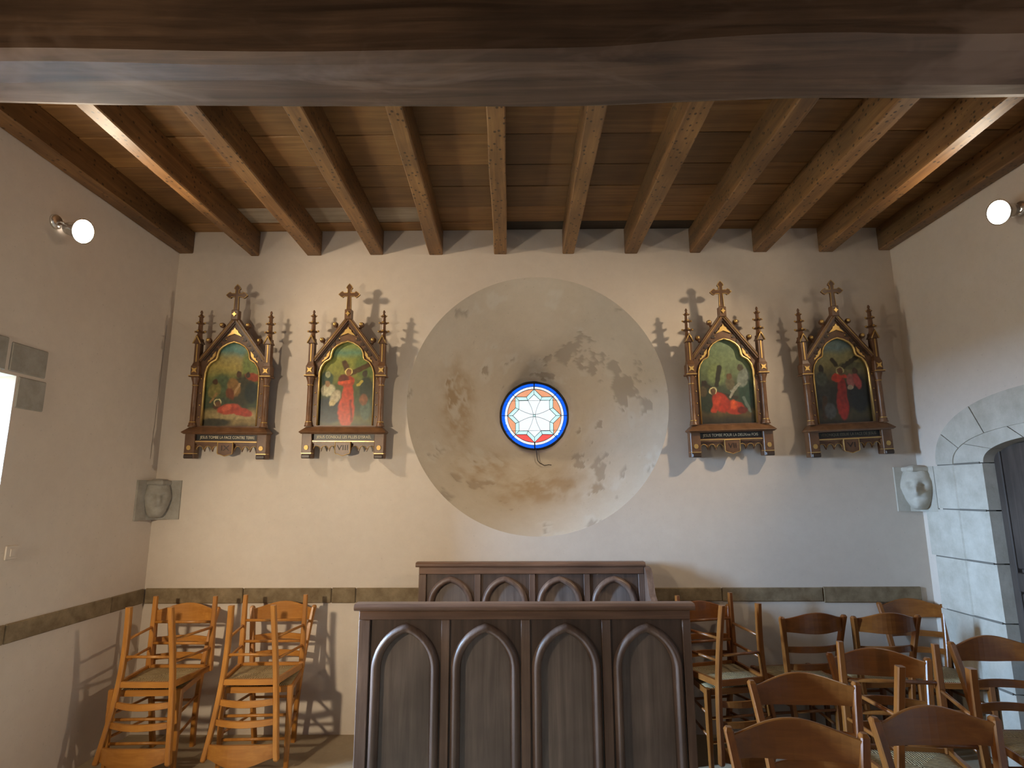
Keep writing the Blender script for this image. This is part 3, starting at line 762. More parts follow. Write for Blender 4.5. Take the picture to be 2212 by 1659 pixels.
SK = {
 9: make_painter([(0, '4a3d22'), (0.06, '8a7342'), (0.17, '8c7a4c'), (0.22, '3c4630'), (0.42, '4e5a34'), (0.58, '77783f'), (0.70, 'a8934c'), (0.80, 'a39458'), (0.88, '5f8a80'), (1, '6f8f78')],
    [('e', (0.2, 0.05, 0.35, 0.05, 0), '33301f', 0.6), ('e', (0.62, 0.13, 0.55, 0.045, 0), '9c8656', 0.6), ('e', (0.80, 0.73, 0.18, 0.22, 0), '6e7a3c', 0.6),
     ('e', (0.30, 0.50, 0.2, 0.12, 0), '4b5a3a', 0.7), ('e', (0.68, 0.42, 0.26, 0.20, 0), '3a3826', 0.5), ('e', (0.85, 0.40, 0.15, 0.14, 0), '1f2a24', 0.5),
     ('e', (0.86, 0.58, 0.18, 0.05, -15), '8e3a1e', 0.5), ('e', (0.76, 0.60, 0.045, 0.035, 0), '3a2c1c', 0.3), ('e', (0.60, 0.61, 0.05, 0.04, 0), '4a3320', 0.3),
     ('e', (0.52, 0.46, 0.12, 0.12, 20), '8a6535', 0.4), ('s', (0.62, 0.50, 0.52, 0.37, 0.015), 'b08a5c', 0.3), ('e', (0.46, 0.38, 0.08, 0.08, 20), '6e3a1c', 0.5),
     ('e', (0.18, 0.42, 0.12, 0.10, -15), '7a7038', 0.4), ('e', (0.18, 0.52, 0.055, 0.035, 0), '4a3018', 0.3), ('s', (0.22, 0.38, 0.12, 0.28, 0.014), '8d6a3c', 0.3),
     ('e', (0.35, 0.27, 0.2, 0.07, 0), '3d4630', 0.5), ('e', (0.24, 0.245, 0.08, 0.05, 0), '4a2d16', 0.4), ('e', (0.46, 0.205, 0.22, 0.065, 8), 'a8452c', 0.3),
     ('e', (0.68, 0.175, 0.22, 0.05, -14), 'a53e2a', 0.3), ('e', (0.42, 0.22, 0.10, 0.035, 25), 'c0583a', 0.5), ('r', (0.25, 0.28, 0.038, 0.0075), 'd8c68a', 0.3), ('e', (0.26, 0.262, 0.05, 0.035, 0), '6e4a2a', 0.3)], 1.3),
 8: make_painter([(0, '3a3a20'), (0.07, '5c5a2c'), (0.2, '34402c'), (0.45, '4a5226'), (0.62, '7c7a30'), (0.78, '808438'), (0.86, '5f8468'), (0.93, '808a48'), (1, '7c8a4a')],
    [('e', (0.82, 0.70, 0.22, 0.16, 0), '5c6c34', 0.6), ('e', (0.20, 0.18, 0.32, 0.17, 0), '17262a', 0.5), ('e', (0.14, 0.55, 0.12, 0.10, 0), '2c4430', 0.5), ('e', (0.15, 0.60, 0.05, 0.04, 0), '93936a', 0.5),
     ('e', (0.16, 0.42, 0.14, 0.075, 15), 'b0a886', 0.4), ('e', (0.15, 0.49, 0.05, 0.04, 0), '8a6844', 0.4), ('e', (0.30, 0.34, 0.09, 0.09, -25), 'a5987a', 0.4), ('e', (0.25, 0.27, 0.06, 0.04, 0), 'b4a274', 0.4),
     ('e', (0.84, 0.44, 0.13, 0.16, 0), '2c3426', 0.5), ('e', (0.84, 0.20, 0.10, 0.14, 0), '4a5a48', 0.5), ('e', (0.80, 0.31, 0.08, 0.07, 0), '7a4a2a', 0.5), ('e', (0.81, 0.61, 0.05, 0.04, 0), '3c3426', 0.3),
     ('s', (0.55, 0.61, 0.95, 0.74, 0.030), '4a3216', 0.3), ('s', (0.44, 0.74, 0.50, 0.64, 0.034), '4a3014', 0.3),
     ('e', (0.50, 0.18, 0.155, 0.20, 0), 'b03a1e', 0.3), ('e', (0.52, 0.32, 0.11, 0.22, 0), 'ae3a1c', 0.3), ('e', (0.50, 0.52, 0.14, 0.07, 10), 'a03a1c', 0.3), ('e', (0.44, 0.55, 0.11, 0.06, 20), '5c2614', 0.5),
     ('s', (0.36, 0.50, 0.56, 0.52, 0.022), 'c04822', 0.3), ('s', (0.57, 0.30, 0.60, 0.06, 0.014), '7c2614', 0.4), ('s', (0.70, 0.48, 0.76, 0.52, 0.02), 'b09a3c', 0.4), ('r', (0.52, 0.635, 0.038, 0.0075), 'd8c070', 0.3), ('e', (0.52, 0.625, 0.05, 0.038, 0), '8a5a30', 0.3)], 5.1),
 7: make_painter([(0, '1c1a0e'), (0.07, '3a3018'), (0.14, '5c4c28'), (0.2, '2c3422'), (0.4, '3a4430'), (0.55, '566040'), (0.75, '6a7850'), (1, '687a5c')],
    [('e', (0.35, 0.58, 0.18, 0.14, 0), '6c7848', 0.7), ('e', (0.15, 0.30, 0.16, 0.20, 0), '26301f', 0.5), ('e', (0.12, 0.47, 0.055, 0.045, 0), '2c2014', 0.3), ('e', (0.10, 0.38, 0.07, 0.07, 0), '4c4028', 0.4),
     ('e', (0.84, 0.38, 0.13, 0.22, 0), '1f3828', 0.5), ('e', (0.82, 0.53, 0.11, 0.12, -20), '6c7264', 0.4), ('e', (0.78, 0.65, 0.06, 0.04, 0), '3e3420', 0.3), ('s', (0.74, 0.46, 0.60, 0.38, 0.02), '8a8a78', 0.3), ('s', (0.80, 0.30, 0.90, 0.14, 0.018), '5f6a5c', 0.3),
     ('e', (0.58, 0.47, 0.08, 0.09, 0), '5a5238', 0.4), ('e', (0.57, 0.55, 0.05, 0.04, 0), '5a3f24', 0.3), ('s', (0.34, 0.45, 0.41, 0.66, 0.028), '23210f', 0.3), ('s', (0.15, 0.45, 0.30, 0.40, 0.022), '2c2614', 0.3), ('s', (0.30, 0.37, 0.66, 0.30, 0.024), '2a2414', 0.3),
     ('e', (0.40, 0.25, 0.15, 0.13, 25), 'a02c16', 0.3), ('e', (0.62, 0.19, 0.20, 0.085, -14), '9a2c14', 0.3), ('s', (0.36, 0.30, 0.26, 0.16, 0.035), 'ae3a1c', 0.4), ('e', (0.62, 0.22, 0.07, 0.06, 0), 'c04a20', 0.5), ('e', (0.76, 0.155, 0.10, 0.045, 0), '5c1a10', 0.5),
     ('s', (0.56, 0.31, 0.66, 0.40, 0.012), '8c8672', 0.3), ('r', (0.27, 0.385, 0.038, 0.0075), 'cfc08a', 0.3), ('e', (0.27, 0.375, 0.05, 0.04, 0), '5e4026', 0.3)], 9.7),
 6: make_painter([(0, '14100a'), (0.06, '38301a'), (0.12, '3e381e'), (0.2, '201e18'), (0.42, '26261e'), (0.55, '4a4630'), (0.68, '756a40'), (0.8, '7c7850'), (0.88, '5e7270'), (1, '66786c')],
    [('e', (0.80, 0.34, 0.18, 0.24, 0), '121a1c', 0.4), ('e', (0.72, 0.66, 0.25, 0.05, 0), '4a4a30', 0.6), ('e', (0.20, 0.40, 0.12, 0.20, 0), '30302a', 0.5), ('e', (0.19, 0.63, 0.05, 0.06, 0), '1c1710', 0.3), ('e', (0.18, 0.52, 0.11, 0.09, 0), '3e4438', 0.5),
     ('s', (0.20, 0.30, 0.16, 0.08, 0.03), '3e2a16', 0.4), ('e', (0.27, 0.15, 0.11, 0.10, 0), '4a4c4a', 0.5), ('s', (0.40, 0.74, 0.46, 0.68, 0.026), '26200f', 0.3), ('s', (0.58, 0.65, 0.84, 0.76, 0.028), '2a2416', 0.3),
     ('e', (0.50, 0.22, 0.11, 0.19, 0), '8e2016', 0.3), ('e', (0.52, 0.38, 0.085, 0.18, 0), '7e1c14', 0.3), ('e', (0.45, 0.53, 0.10, 0.055, 15), 'b03018', 0.4), ('s', (0.40, 0.53, 0.60, 0.54, 0.022), 'a62c18', 0.3),
     ('e', (0.69, 0.49, 0.08, 0.085, 0), '8c5048', 0.4), ('e', (0.80, 0.48, 0.07, 0.10, 15), '943a36', 0.4), ('e', (0.67, 0.41, 0.06, 0.03, 0), '9c8a72', 0.4), ('e', (0.78, 0.60, 0.05, 0.04, 0), '3c2c22', 0.3), ('r', (0.52, 0.61, 0.038, 0.0075), 'a89a66', 0.3), ('e', (0.52, 0.60, 0.045, 0.045, 0), '5c3a22', 0.3)], 13.9),
}
def gilt_leaf(poly, y, t=0.006): return MB().prism(poly, y-t, y)
def station(num, roman, inscription, loc, rz, tilt, label, dim=False):
    root = empty('station_frame', loc, (tilt, 0, 0)); root.rotation_mode = 'XYZ'; root.rotation_euler = (tilt, rz, 0)
    tag(root, label, 'picture frame', 'stations of the cross on the end wall')
    # backboard with the gabled head and the cusped opening
    outer = [(0.268, 0.14), (0.268, 0.72), (0.235, 0.745), (0.0, 1.065), (-0.235, 0.745), (-0.268, 0.72), (-0.268, 0.14)]
    board = MB().plate(outer, [cusped()], -0.052, -0.012).build('backboard', 'frame', root)
    MB().prism([(-0.24, 0.2), (0.24, 0.2), (0.24, 0.70), (0.03, 0.98), (-0.03, 0.98), (-0.24, 0.70)], -0.028, -0.004).build('backing', 'frame_dark', root)
    painting_mesh('painting', SK[num], root)
    # gilt moulding round the opening
    MB().sweep(cusped(), [(-0.002, -0.062), (0.007, -0.058), (0.009, -0.048), (-0.003, -0.048)], 0, False).build('gilt_moulding', 'gold', root)
    # gable mouldings
    for s_ in (1, -1):
        MB().sweep([(s_*0.245, 0.735), (0.0, 1.068)], [(-0.014, -0.07), (0.014, -0.07), (0.014, -0.012), (-0.014, -0.012)], 0, False, False).build('gable_moulding', 'frame', root)
        MB().sweep([(s_*0.243, 0.739), (s_*0.003, 1.066)], [(-0.0025, -0.074), (0.0025, -0.074), (0.0025, -0.066), (-0.0025, -0.066)], 0).build('gilt_line', 'gold_dull', root)
        MB().sweep([(s_*0.219, 0.742), (0.0, 1.036)], [(-0.007, -0.062), (0.007, -0.062), (0.007, -0.05), (-0.007, -0.05)], 0, False, False).build('inner_moulding', 'frame_dark', root)
        # carved fretwork steps under the gable
        fm = MB()
        for k in range(5):
            t = 0.16+0.15*k; cx, cz = s_*(0.196*(1-t)), 0.742+0.262*t
            fm.box(cx-0.013, cx+0.013, -0.056, -0.05, cz-0.013, cz+0.013)
        fm.build('fretwork', 'frame_dark', root)
        # crockets
        for x, z in ((0.098, 1.012), (0.19, 0.893)):
            b_ = MB().ball((s_*x, -0.05, z), 0.021, 12, 8).build('crocket', 'frame', root)
            MB().ball((s_*x-0.003, -0.066, z+0.003), 0.014, 8, 6).build('gilt_boss', 'gold', b_)
            MB().tube([(s_*(x-0.014), -0.045, z-0.03), (s_*x, -0.05, z)], [0.010, 0.007], 6).build('stem', 'frame', b_)
        # spandrel ornament
        pl = [(s_*0.196, 0.715), (s_*0.15, 0.752), (s_*0.133, 0.775), (s_*0.129, 0.812), (s_*0.142, 0.795), (s_*0.152, 0.785), (s_*0.155, 0.765), (s_*0.170, 0.758), (s_*0.172, 0.745), (s_*0.185, 0.738), (s_*0.186, 0.725)]
        gilt_leaf(pl, -0.052).build('gilt_spandrel', 'gold', root)
        # ---- column
        col = empty('column', (s_*0.263, 0, 0)); col.parent = root
        MB().box(-0.036, 0.036, -0.082, -0.006, 0.0, 0.185, 0.004).build('pedestal', 'frame', col)
        MB().box(-0.032, 0.032, -0.094, -0.03, -0.0, 0.03, 0.006).build('foot', 'frame_dark', col)
        MB().box(-0.037, 0.037, -0.085, -0.03, 0.036, 0.040).build('gilt_line', 'gold', col)
        MB().prism([(0, 0.062), (0.011, 0.066), (0.016, 0.080), (0.011, 0.094), (0, 0.098), (-0.011, 0.094), (-0.016, 0.080), (-0.011, 0.066)], -0.088, -0.08).build('rosette', 'gold_dull', col)
        MB().lathe([(0.030, 0.235), (0.030, 0.245), (0.025, 0.25), (0.027, 0.258), (0.022, 0.266), (0.0195, 0.272), (0.018, 0.54), (0.021, 0.546), (0.019, 0.552), (0.021, 0.57), (0.030, 0.60), (0.030, 0.612)], 18, (0, -0.062, 0)).build('shaft', 'frame', col)
        MB().lathe([(0.023, 0.268), (0.0245, 0.271), (0.023, 0.274)], 18, (0, -0.062, 0)).build('gilt_ring', 'gold', col)
        MB().lathe([(0.0205, 0.543), (0.0235, 0.546), (0.0205, 0.55)], 18, (0, -0.062, 0)).build('gilt_ring', 'gold_dull', col)
        MB().box(-0.038, 0.038, -0.098, -0.01, 0.607, 0.622, 0.003).build('capital', 'frame', col)
        MB().box(-0.039, 0.039, -0.1, -0.09, 0.616, 0.621).build('gilt_line', 'gold', col)
        MB().box(-0.030, 0.030, -0.09, -0.012, 0.622, 0.695, 0.004).build('block', 'frame', col)
        st_ = []
        for k in range(8):
            a = 45*k; rr = 0.027 if k % 2 else 0.011
            st_.append((rr*math.cos(math.radians(a)), 0.659+rr*math.sin(math.radians(a))))
        MB().prism(st_, -0.096, -0.089).build('rosette', 'gold', col)
        MB().loft([[(-0.026, -0.084, 0.695), (0.026, -0.084, 0.695), (0.026, -0.02, 0.695), (-0.026, -0.02, 0.695)], [(-0.020, -0.076, 0.72), (0.020, -0.076, 0.72), (0.020, -0.026, 0.72), (-0.020, -0.026, 0.72)], [(-0.019, -0.076, 0.905), (0.019, -0.076, 0.905), (0.019, -0.026, 0.905), (-0.019, -0.026, 0.905)]]).build('upper_pier', 'frame', col)
        MB().box(-0.004, 0.004, -0.079, -0.074, 0.725, 0.86).build('gilt_line', 'gold_dull', col)
        MB().prism([(-0.027, 0.865), (0.027, 0.865), (0.0, 0.925)], -0.088, -0.018).build('gablet', 'frame', col)
        MB().sweep([(-0.028, 0.863), (0, 0.925), (0.028, 0.863)], [(-0.003, -0.094), (0.003, -0.094), (0.003, -0.086), (-0.003, -0.086)], 0).build('gilt_line', 'gold_dull', col)
        MB().lathe([(0.021, 0.90), (0.018, 0.935), (0.013, 1.09), (0.004, 1.10)], 8, (0, -0.052, 0), smooth=False).build('pinnacle', 'frame', col)
        for z, rr in ((0.958, 0.036), (1.025, 0.031), (1.078, 0.021)):
            pn = MB().lathe([(0.010, z-0.012), (rr*0.8, z-0.006), (rr, z), (rr*0.8, z+0.006), (0.010, z+0.01)], 8, (0, -0.052, 0), smooth=False).build('crocket_ring', 'frame', col)
            for q in range(4):
                a = PI/2*q; MB().ball((rr*math.cos(a), -0.052+rr*math.sin(a), z+0.003), rr*0.26, 6, 4).build('gilt_knob', 'gold_dull', col)
        MB().lathe([(0.004, 1.095), (0.009, 1.105), (0.010, 1.113), (0.005, 1.124), (0.001, 1.128)], 8, (0, -0.052, 0)).build('finial', 'frame', col)
    # gable ornament
    gilt_leaf([(-0.056, 0.925), (-0.04, 0.945), (-0.028, 0.955), (-0.022, 0.972), (-0.010, 0.978), (0.0, 0.996), (0.010, 0.978), (0.022, 0.972), (0.028, 0.955), (0.04, 0.945), (0.056, 0.925), (0.03, 0.935), (0.0, 0.947), (-0.03, 0.935)], -0.052, 0.009).build('gilt_ornament', 'gold', root)
    # studs
    pts = [(-0.12, 0.215), (-0.04, 0.215), (0.04, 0.215), (0.12, 0.215)]
    for z in (0.31, 0.40, 0.49, 0.60): pts += [(-0.226, z), (0.226, z)]
    pts += [(-0.20, 0.765), (0.20, 0.765), (-0.146, 0.84), (0.146, 0.84), (-0.063, 0.905), (0.063, 0.905)]
    for x, z in pts: MB().ball((x, -0.053, z), 0.0055, 8, 6).build('stud', 'gold', root)
    # base: rail, ledge, inscription, valance
    MB().box(-0.23, 0.23, -0.058, -0.012, 0.19, 0.238, 0.003).build('lower_rail', 'frame', root)
    MB().loft([[(-0.30, -0.10, 0.180), (0.30, -0.10, 0.180), (0.30, -0.01, 0.180), (-0.30, -0.01, 0.180)], [(-0.315, -0.112, 0.192), (0.315, -0.112, 0.192), (0.315, -0.01, 0.192), (-0.315, -0.01, 0.192)], [(-0.312, -0.108, 0.198), (0.312, -0.108, 0.198), (0.312, -0.01, 0.198), (-0.312, -0.01, 0.198)], [(-0.275, -0.075, 0.232), (0.275, -0.075, 0.232), (0.275, -0.01, 0.232), (-0.275, -0.01, 0.232)]]).build('ledge', 'frame', root)
    pt = MB().box(-0.228, 0.228, -0.055, -0.02, 0.136, 0.179).build('inscription_plate', 'black', root)
    text_mesh(inscription, 0.03, pt, (0.0, -0.0562, 0.158), 'letter_dim' if dim else 'letter', 'lettering', 0.40)
    MB().box(-0.232, 0.232, -0.072, -0.02, 0.124, 0.129).build('gilt_line', 'gold', root)
    MB().box(-0.232, 0.232, -0.068, -0.02, 0.112, 0.136).build('base_rail', 'frame', root)
    for s_ in (1, -1):
        poly = [(s_*0.228, 0.112), (s_*0.05, 0.112)]
        x = 0.05; 
        pts2 = []
        for k in range(3):
            x0 = 0.05+0.0593*k
            for q in range(7):
                a = PI*q/6
                pts2.append((s_*(x0+0.0297-0.0245*math.cos(a)), 0.068+0.026*math.sin(a)))
            pts2.append((s_*(x0+0.0593-0.002), 0.052))
        poly = [(s_*0.05, 0.114), (s_*0.05, 0.055)]+pts2[:-1]+[(s_*0.228, 0.055), (s_*0.228, 0.114)]
        MB().prism(poly, -0.05, -0.035).build('valance', 'frame', root)
        for k in range(3):
            x0 = 0.05+0.0593*k+0.0297
            MB().sweep([(s_*(x0-0.0245*math.cos(PI*q/8)), 0.068+0.026*math.sin(PI*q/8)) for q in range(9)], [(-0.0018, -0.055), (0.0018, -0.055), (0.0018, -0.049), (-0.0018, -0.049)], 0).build('gilt_scallop', 'gold_dull', root)
    sh_ = [(-0.055, 0.122), (0.055, 0.122), (0.055, 0.046), (0.05, 0.036), (0.03, 0.031), (0.0, 0.020), (-0.03, 0.031), (-0.05, 0.036), (-0.055, 0.046)]
    shd = MB().prism(sh_, -0.08, -0.055).build('shield', 'frame', root)
    MB().sweep(sh_, [(-0.002, -0.084), (0.002, -0.084), (0.002, -0.077), (-0.002, -0.077)], 0, True).build('gilt_line', 'gold_dull', shd)
    text_mesh(roman, 0.055, shd, (0, -0.0812, 0.078), 'numeral', 'numeral', 0.06 if len(roman) < 4 else 0.08)
    # cross on its block
    MB().box(-0.026, 0.026, -0.082, -0.03, 1.05, 1.128, 0.004).build('cross_block', 'frame', root)
    MB().prism([(0.0, 1.073), (0.007, 1.086), (0.018, 1.094), (0.007, 1.101), (0.0, 1.114), (-0.007, 1.101), (-0.018, 1.094), (-0.007, 1.086)], -0.089, -0.082).build('rosette', 'gold', root)
    cr = MB().prism(bez_cross(), -0.066, -0.046).build('cross', 'frame', root)
    MB().sweep(bez_cross(), [(-0.0018, -0.0685), (0.0018, -0.0685), (0.0018, -0.064), (-0.0018, -0.064)], 0, True).build('gilt_line', 'gold_dull', cr)
    root.scale = (0.985, 1, 0.965)
    return root
station(9, 'IX', 'JESUS TOMBE LA FACE CONTRE TERRE', (-2.085, YB-0.022, 1.842), math.radians(0.9), math.radians(3.2), 'gothic gilt-edged frame showing a fallen figure in red lying on the ground')
station(8, 'VIII', "JESUS CONSOLE LES FILLES D'ISRA\u00cbL", (-1.243, YB-0.022, 1.842), math.radians(0.5), math.radians(3.2), 'gothic gilt-edged frame with the numeral VIII and a standing figure in red')
station(7, 'VII', 'JESUS TOMBE POUR LA DEUXme FOIS', (1.532, YB-0.022, 1.846), math.radians(-1.3), math.radians(3.2), 'gothic frame showing a red-robed figure crouched beneath a cross')
station(6, 'VI', 'VERONIQUE ESSUIE LA FACE DE JESUS', (2.375, YB-0.022, 1.848), math.radians(-2.6), math.radians(3.2), 'gothic frame nearest the arched doorway with dark, unreadable inscription', True)

# ================================================================== STALL AND DESK
def gothic(cx, half, spring, rise, z0, n=12):
    c = (rise*rise-half*half)/(2*half); r = c+half
    a1 = math.degrees(math.acos(c/r))
    right = [(cx-c+r*math.cos(math.radians(a1*i/n)), spring+r*math.sin(math.radians(a1*i/n))) for i in range(n+1)]
    left = [(2*cx-x, z) for x, z in reversed(right[:-1])]
    return [(cx+half, z0)] + right + left + [(cx-half, z0)]
def arcade(root, bays, half, apex, rise, z0, ztop, zrail, xl, xr, y):
    # y = front plane; panels recessed behind it
    spring = apex-rise
    for cx in bays:
        MB().box(cx-half-0.004, cx+half+0.004, y+0.022, y+0.034, z0, apex+0.012).build('panel', 'stall_p', root)
        op = gothic(cx, half-0.004, spring, rise, z0+0.03, 12)
        MB().plate([(cx-half-0.004, z0), (cx+half+0.004, z0), (cx+half+0.004, apex+0.014), (cx-half-0.004, apex+0.014)], [op], y+0.006, y+0.024).build('spandrel_board', 'stall_d', root)
        pr = [(-0.022, 0.012), (-0.018, -0.002), (-0.010, -0.014), (0.0, -0.019), (0.010, -0.016), (0.017, -0.004), (0.021, 0.010), (0.024, 0.02), (-0.022, 0.02)]
        MB().sweep(gothic(cx, half-0.022, spring, rise-0.022, z0+0.05, 14), pr, y, False, True).build('arch_moulding', 'stall_v', root)
    edges = [xl] + [b for b in bays] + [xr]
    MB().box(xl, bays[0]-half-0.005, y-0.006, y+0.04, 0.0, zrail, 0.003).build('stile', 'stall_v', root)
    MB().box(bays[-1]+half+0.005, xr, y-0.006, y+0.04, 0.0, zrail, 0.003).build('stile', 'stall_v', root)
    for a, b in zip(bays, bays[1:]):
        MB().box(a+half+0.005, b-half-0.005, y-0.004, y+0.036, 0.10, zrail, 0.003).build('mullion', 'stall_v', root)
    MB().box(xl+0.001, xr-0.001, y-0.009, y+0.042, zrail+0.001, ztop-0.035, 0.003).build('top_rail', 'stall_h', root)
    MB().box(bays[0]-half-0.02, bays[-1]+half+0.02, y-0.012, y+0.04, 0.0, 0.10, 0.004).build('plinth', 'stall_h', root)
def cap(root, xl, xr, y, z, depth):
    pr = [(-0.014, 0.0), (-0.019, 0.005), (-0.021, 0.012), (-0.020, 0.019), (-0.015, 0.026), (-0.008, 0.030), (depth, 0.030), (depth, 0.0)]
    r0 = [(xl-0.022, y+a, z+b-0.03) for a, b in pr]; r1 = [(xr+0.022, y+a, z+b-0.03) for a, b in pr]
    MB().loft([r0, r1]).build('moulded_cap', 'stall_h', root)
YD = 2.88
desk = empty('prayer_desk', (0.03, YD, 0)); desk.location = (0, 0, 0)
tag(desk, 'dark oak prayer desk front with four gothic arched panels', 'church furniture')
DB = [-0.519, -0.150, 0.222, 0.594]
arcade(desk, DB, 0.160, 1.003, 0.205, 0.10, 1.094, 1.018, -0.737, 0.797, YD)
cap(desk, -0.737, 0.797, YD, 1.089, 0.05)
for x in (-0.735, 0.755):
    MB().loft([[(x, YD+0.042, 0.0), (x+0.04, YD+0.042, 0.0), (x+0.04, YD+0.36, 0.0), (x, YD+0.36, 0.0)], [(x, YD+0.042, 0.80), (x+0.04, YD+0.042, 0.80), (x+0.04, YD+0.36, 0.80), (x, YD+0.36, 0.80)], [(x, YD+0.042, 1.05), (x+0.04, YD+0.042, 1.05), (x+0.04, YD+0.08, 1.05), (x, YD+0.08, 1.05)]]).build('side_panel', 'stall_v', desk)
MB().loft([[(-0.69, YD+0.10, 1.045), (0.75, YD+0.10, 1.045), (0.75, YD+0.10, 1.065), (-0.69, YD+0.10, 1.065)], [(-0.69, YD+0.36, 0.90), (0.75, YD+0.36, 0.90), (0.75, YD+0.36, 0.92), (-0.69, YD+0.36, 0.92)]]).build('book_slope', 'stall_h', desk)
MB().box(-0.694, 0.754, YD+0.045, YD+0.33, 0.62, 0.64).build('shelf', 'stall_h', desk)
YSB = 4.185
st = empty('choir_stall', (0, 0, 0)); tag(st, 'dark oak stall back with arched panels standing against the end wall', 'church furniture')
SB = [-0.458, -0.086, 0.286, 0.658]
arcade(st, SB, 0.160, 1.036, 0.19, 0.46, 1.131, 1.048, -0.674, 0.862, YSB)
cap(st, -0.674, 0.85, YSB, 1.126, 0.06)
MB().box(-0.66, 0.85, YSB+0.043, YSB+0.055, 0.0, 1.09).build('back_board', 'stall_v', st)
wing = [(YSB+0.05, 0.0), (YSB+0.05, 1.095), (YSB-0.03, 1.09), (YSB-0.075, 1.06), (YSB-0.105, 1.0), (YSB-0.14, 0.935), (YSB-0.21, 0.89), (YSB-0.32, 0.862), (YSB-0.44, 0.85), (YSB-0.46, 0.82), (YSB-0.44, 0.795), (YSB-0.40, 0.78), (YSB-0.40, 0.0)]
def wing_mesh(x0, x1, pr):
    mb = MB().prism(pr, x0, x1); mb.v = [(y, x, z) for x, y, z in mb.v]; return mb
wing_mesh(0.863, 0.905, wing).build('end_panel', 'stall_v', st)
low = [(YSB+0.05, 0.0), (YSB+0.05, 0.84), (YSB-0.40, 0.82), (YSB-0.44, 0.80), (YSB-0.40, 0.77), (YSB-0.40, 0.0)]
wing_mesh(-0.716, -0.676, low).build('end_panel', 'stall_v', st)
MB().box(-0.674, 0.862, YSB-0.42, YSB-0.015, 0.43, 0.46, 0.005).build('seat_board', 'stall_h', st)
MB().box(-0.674, 0.862, YSB-0.38, YSB-0.35, 0.0, 0.43).build('seat_front', 'stall_h', st)

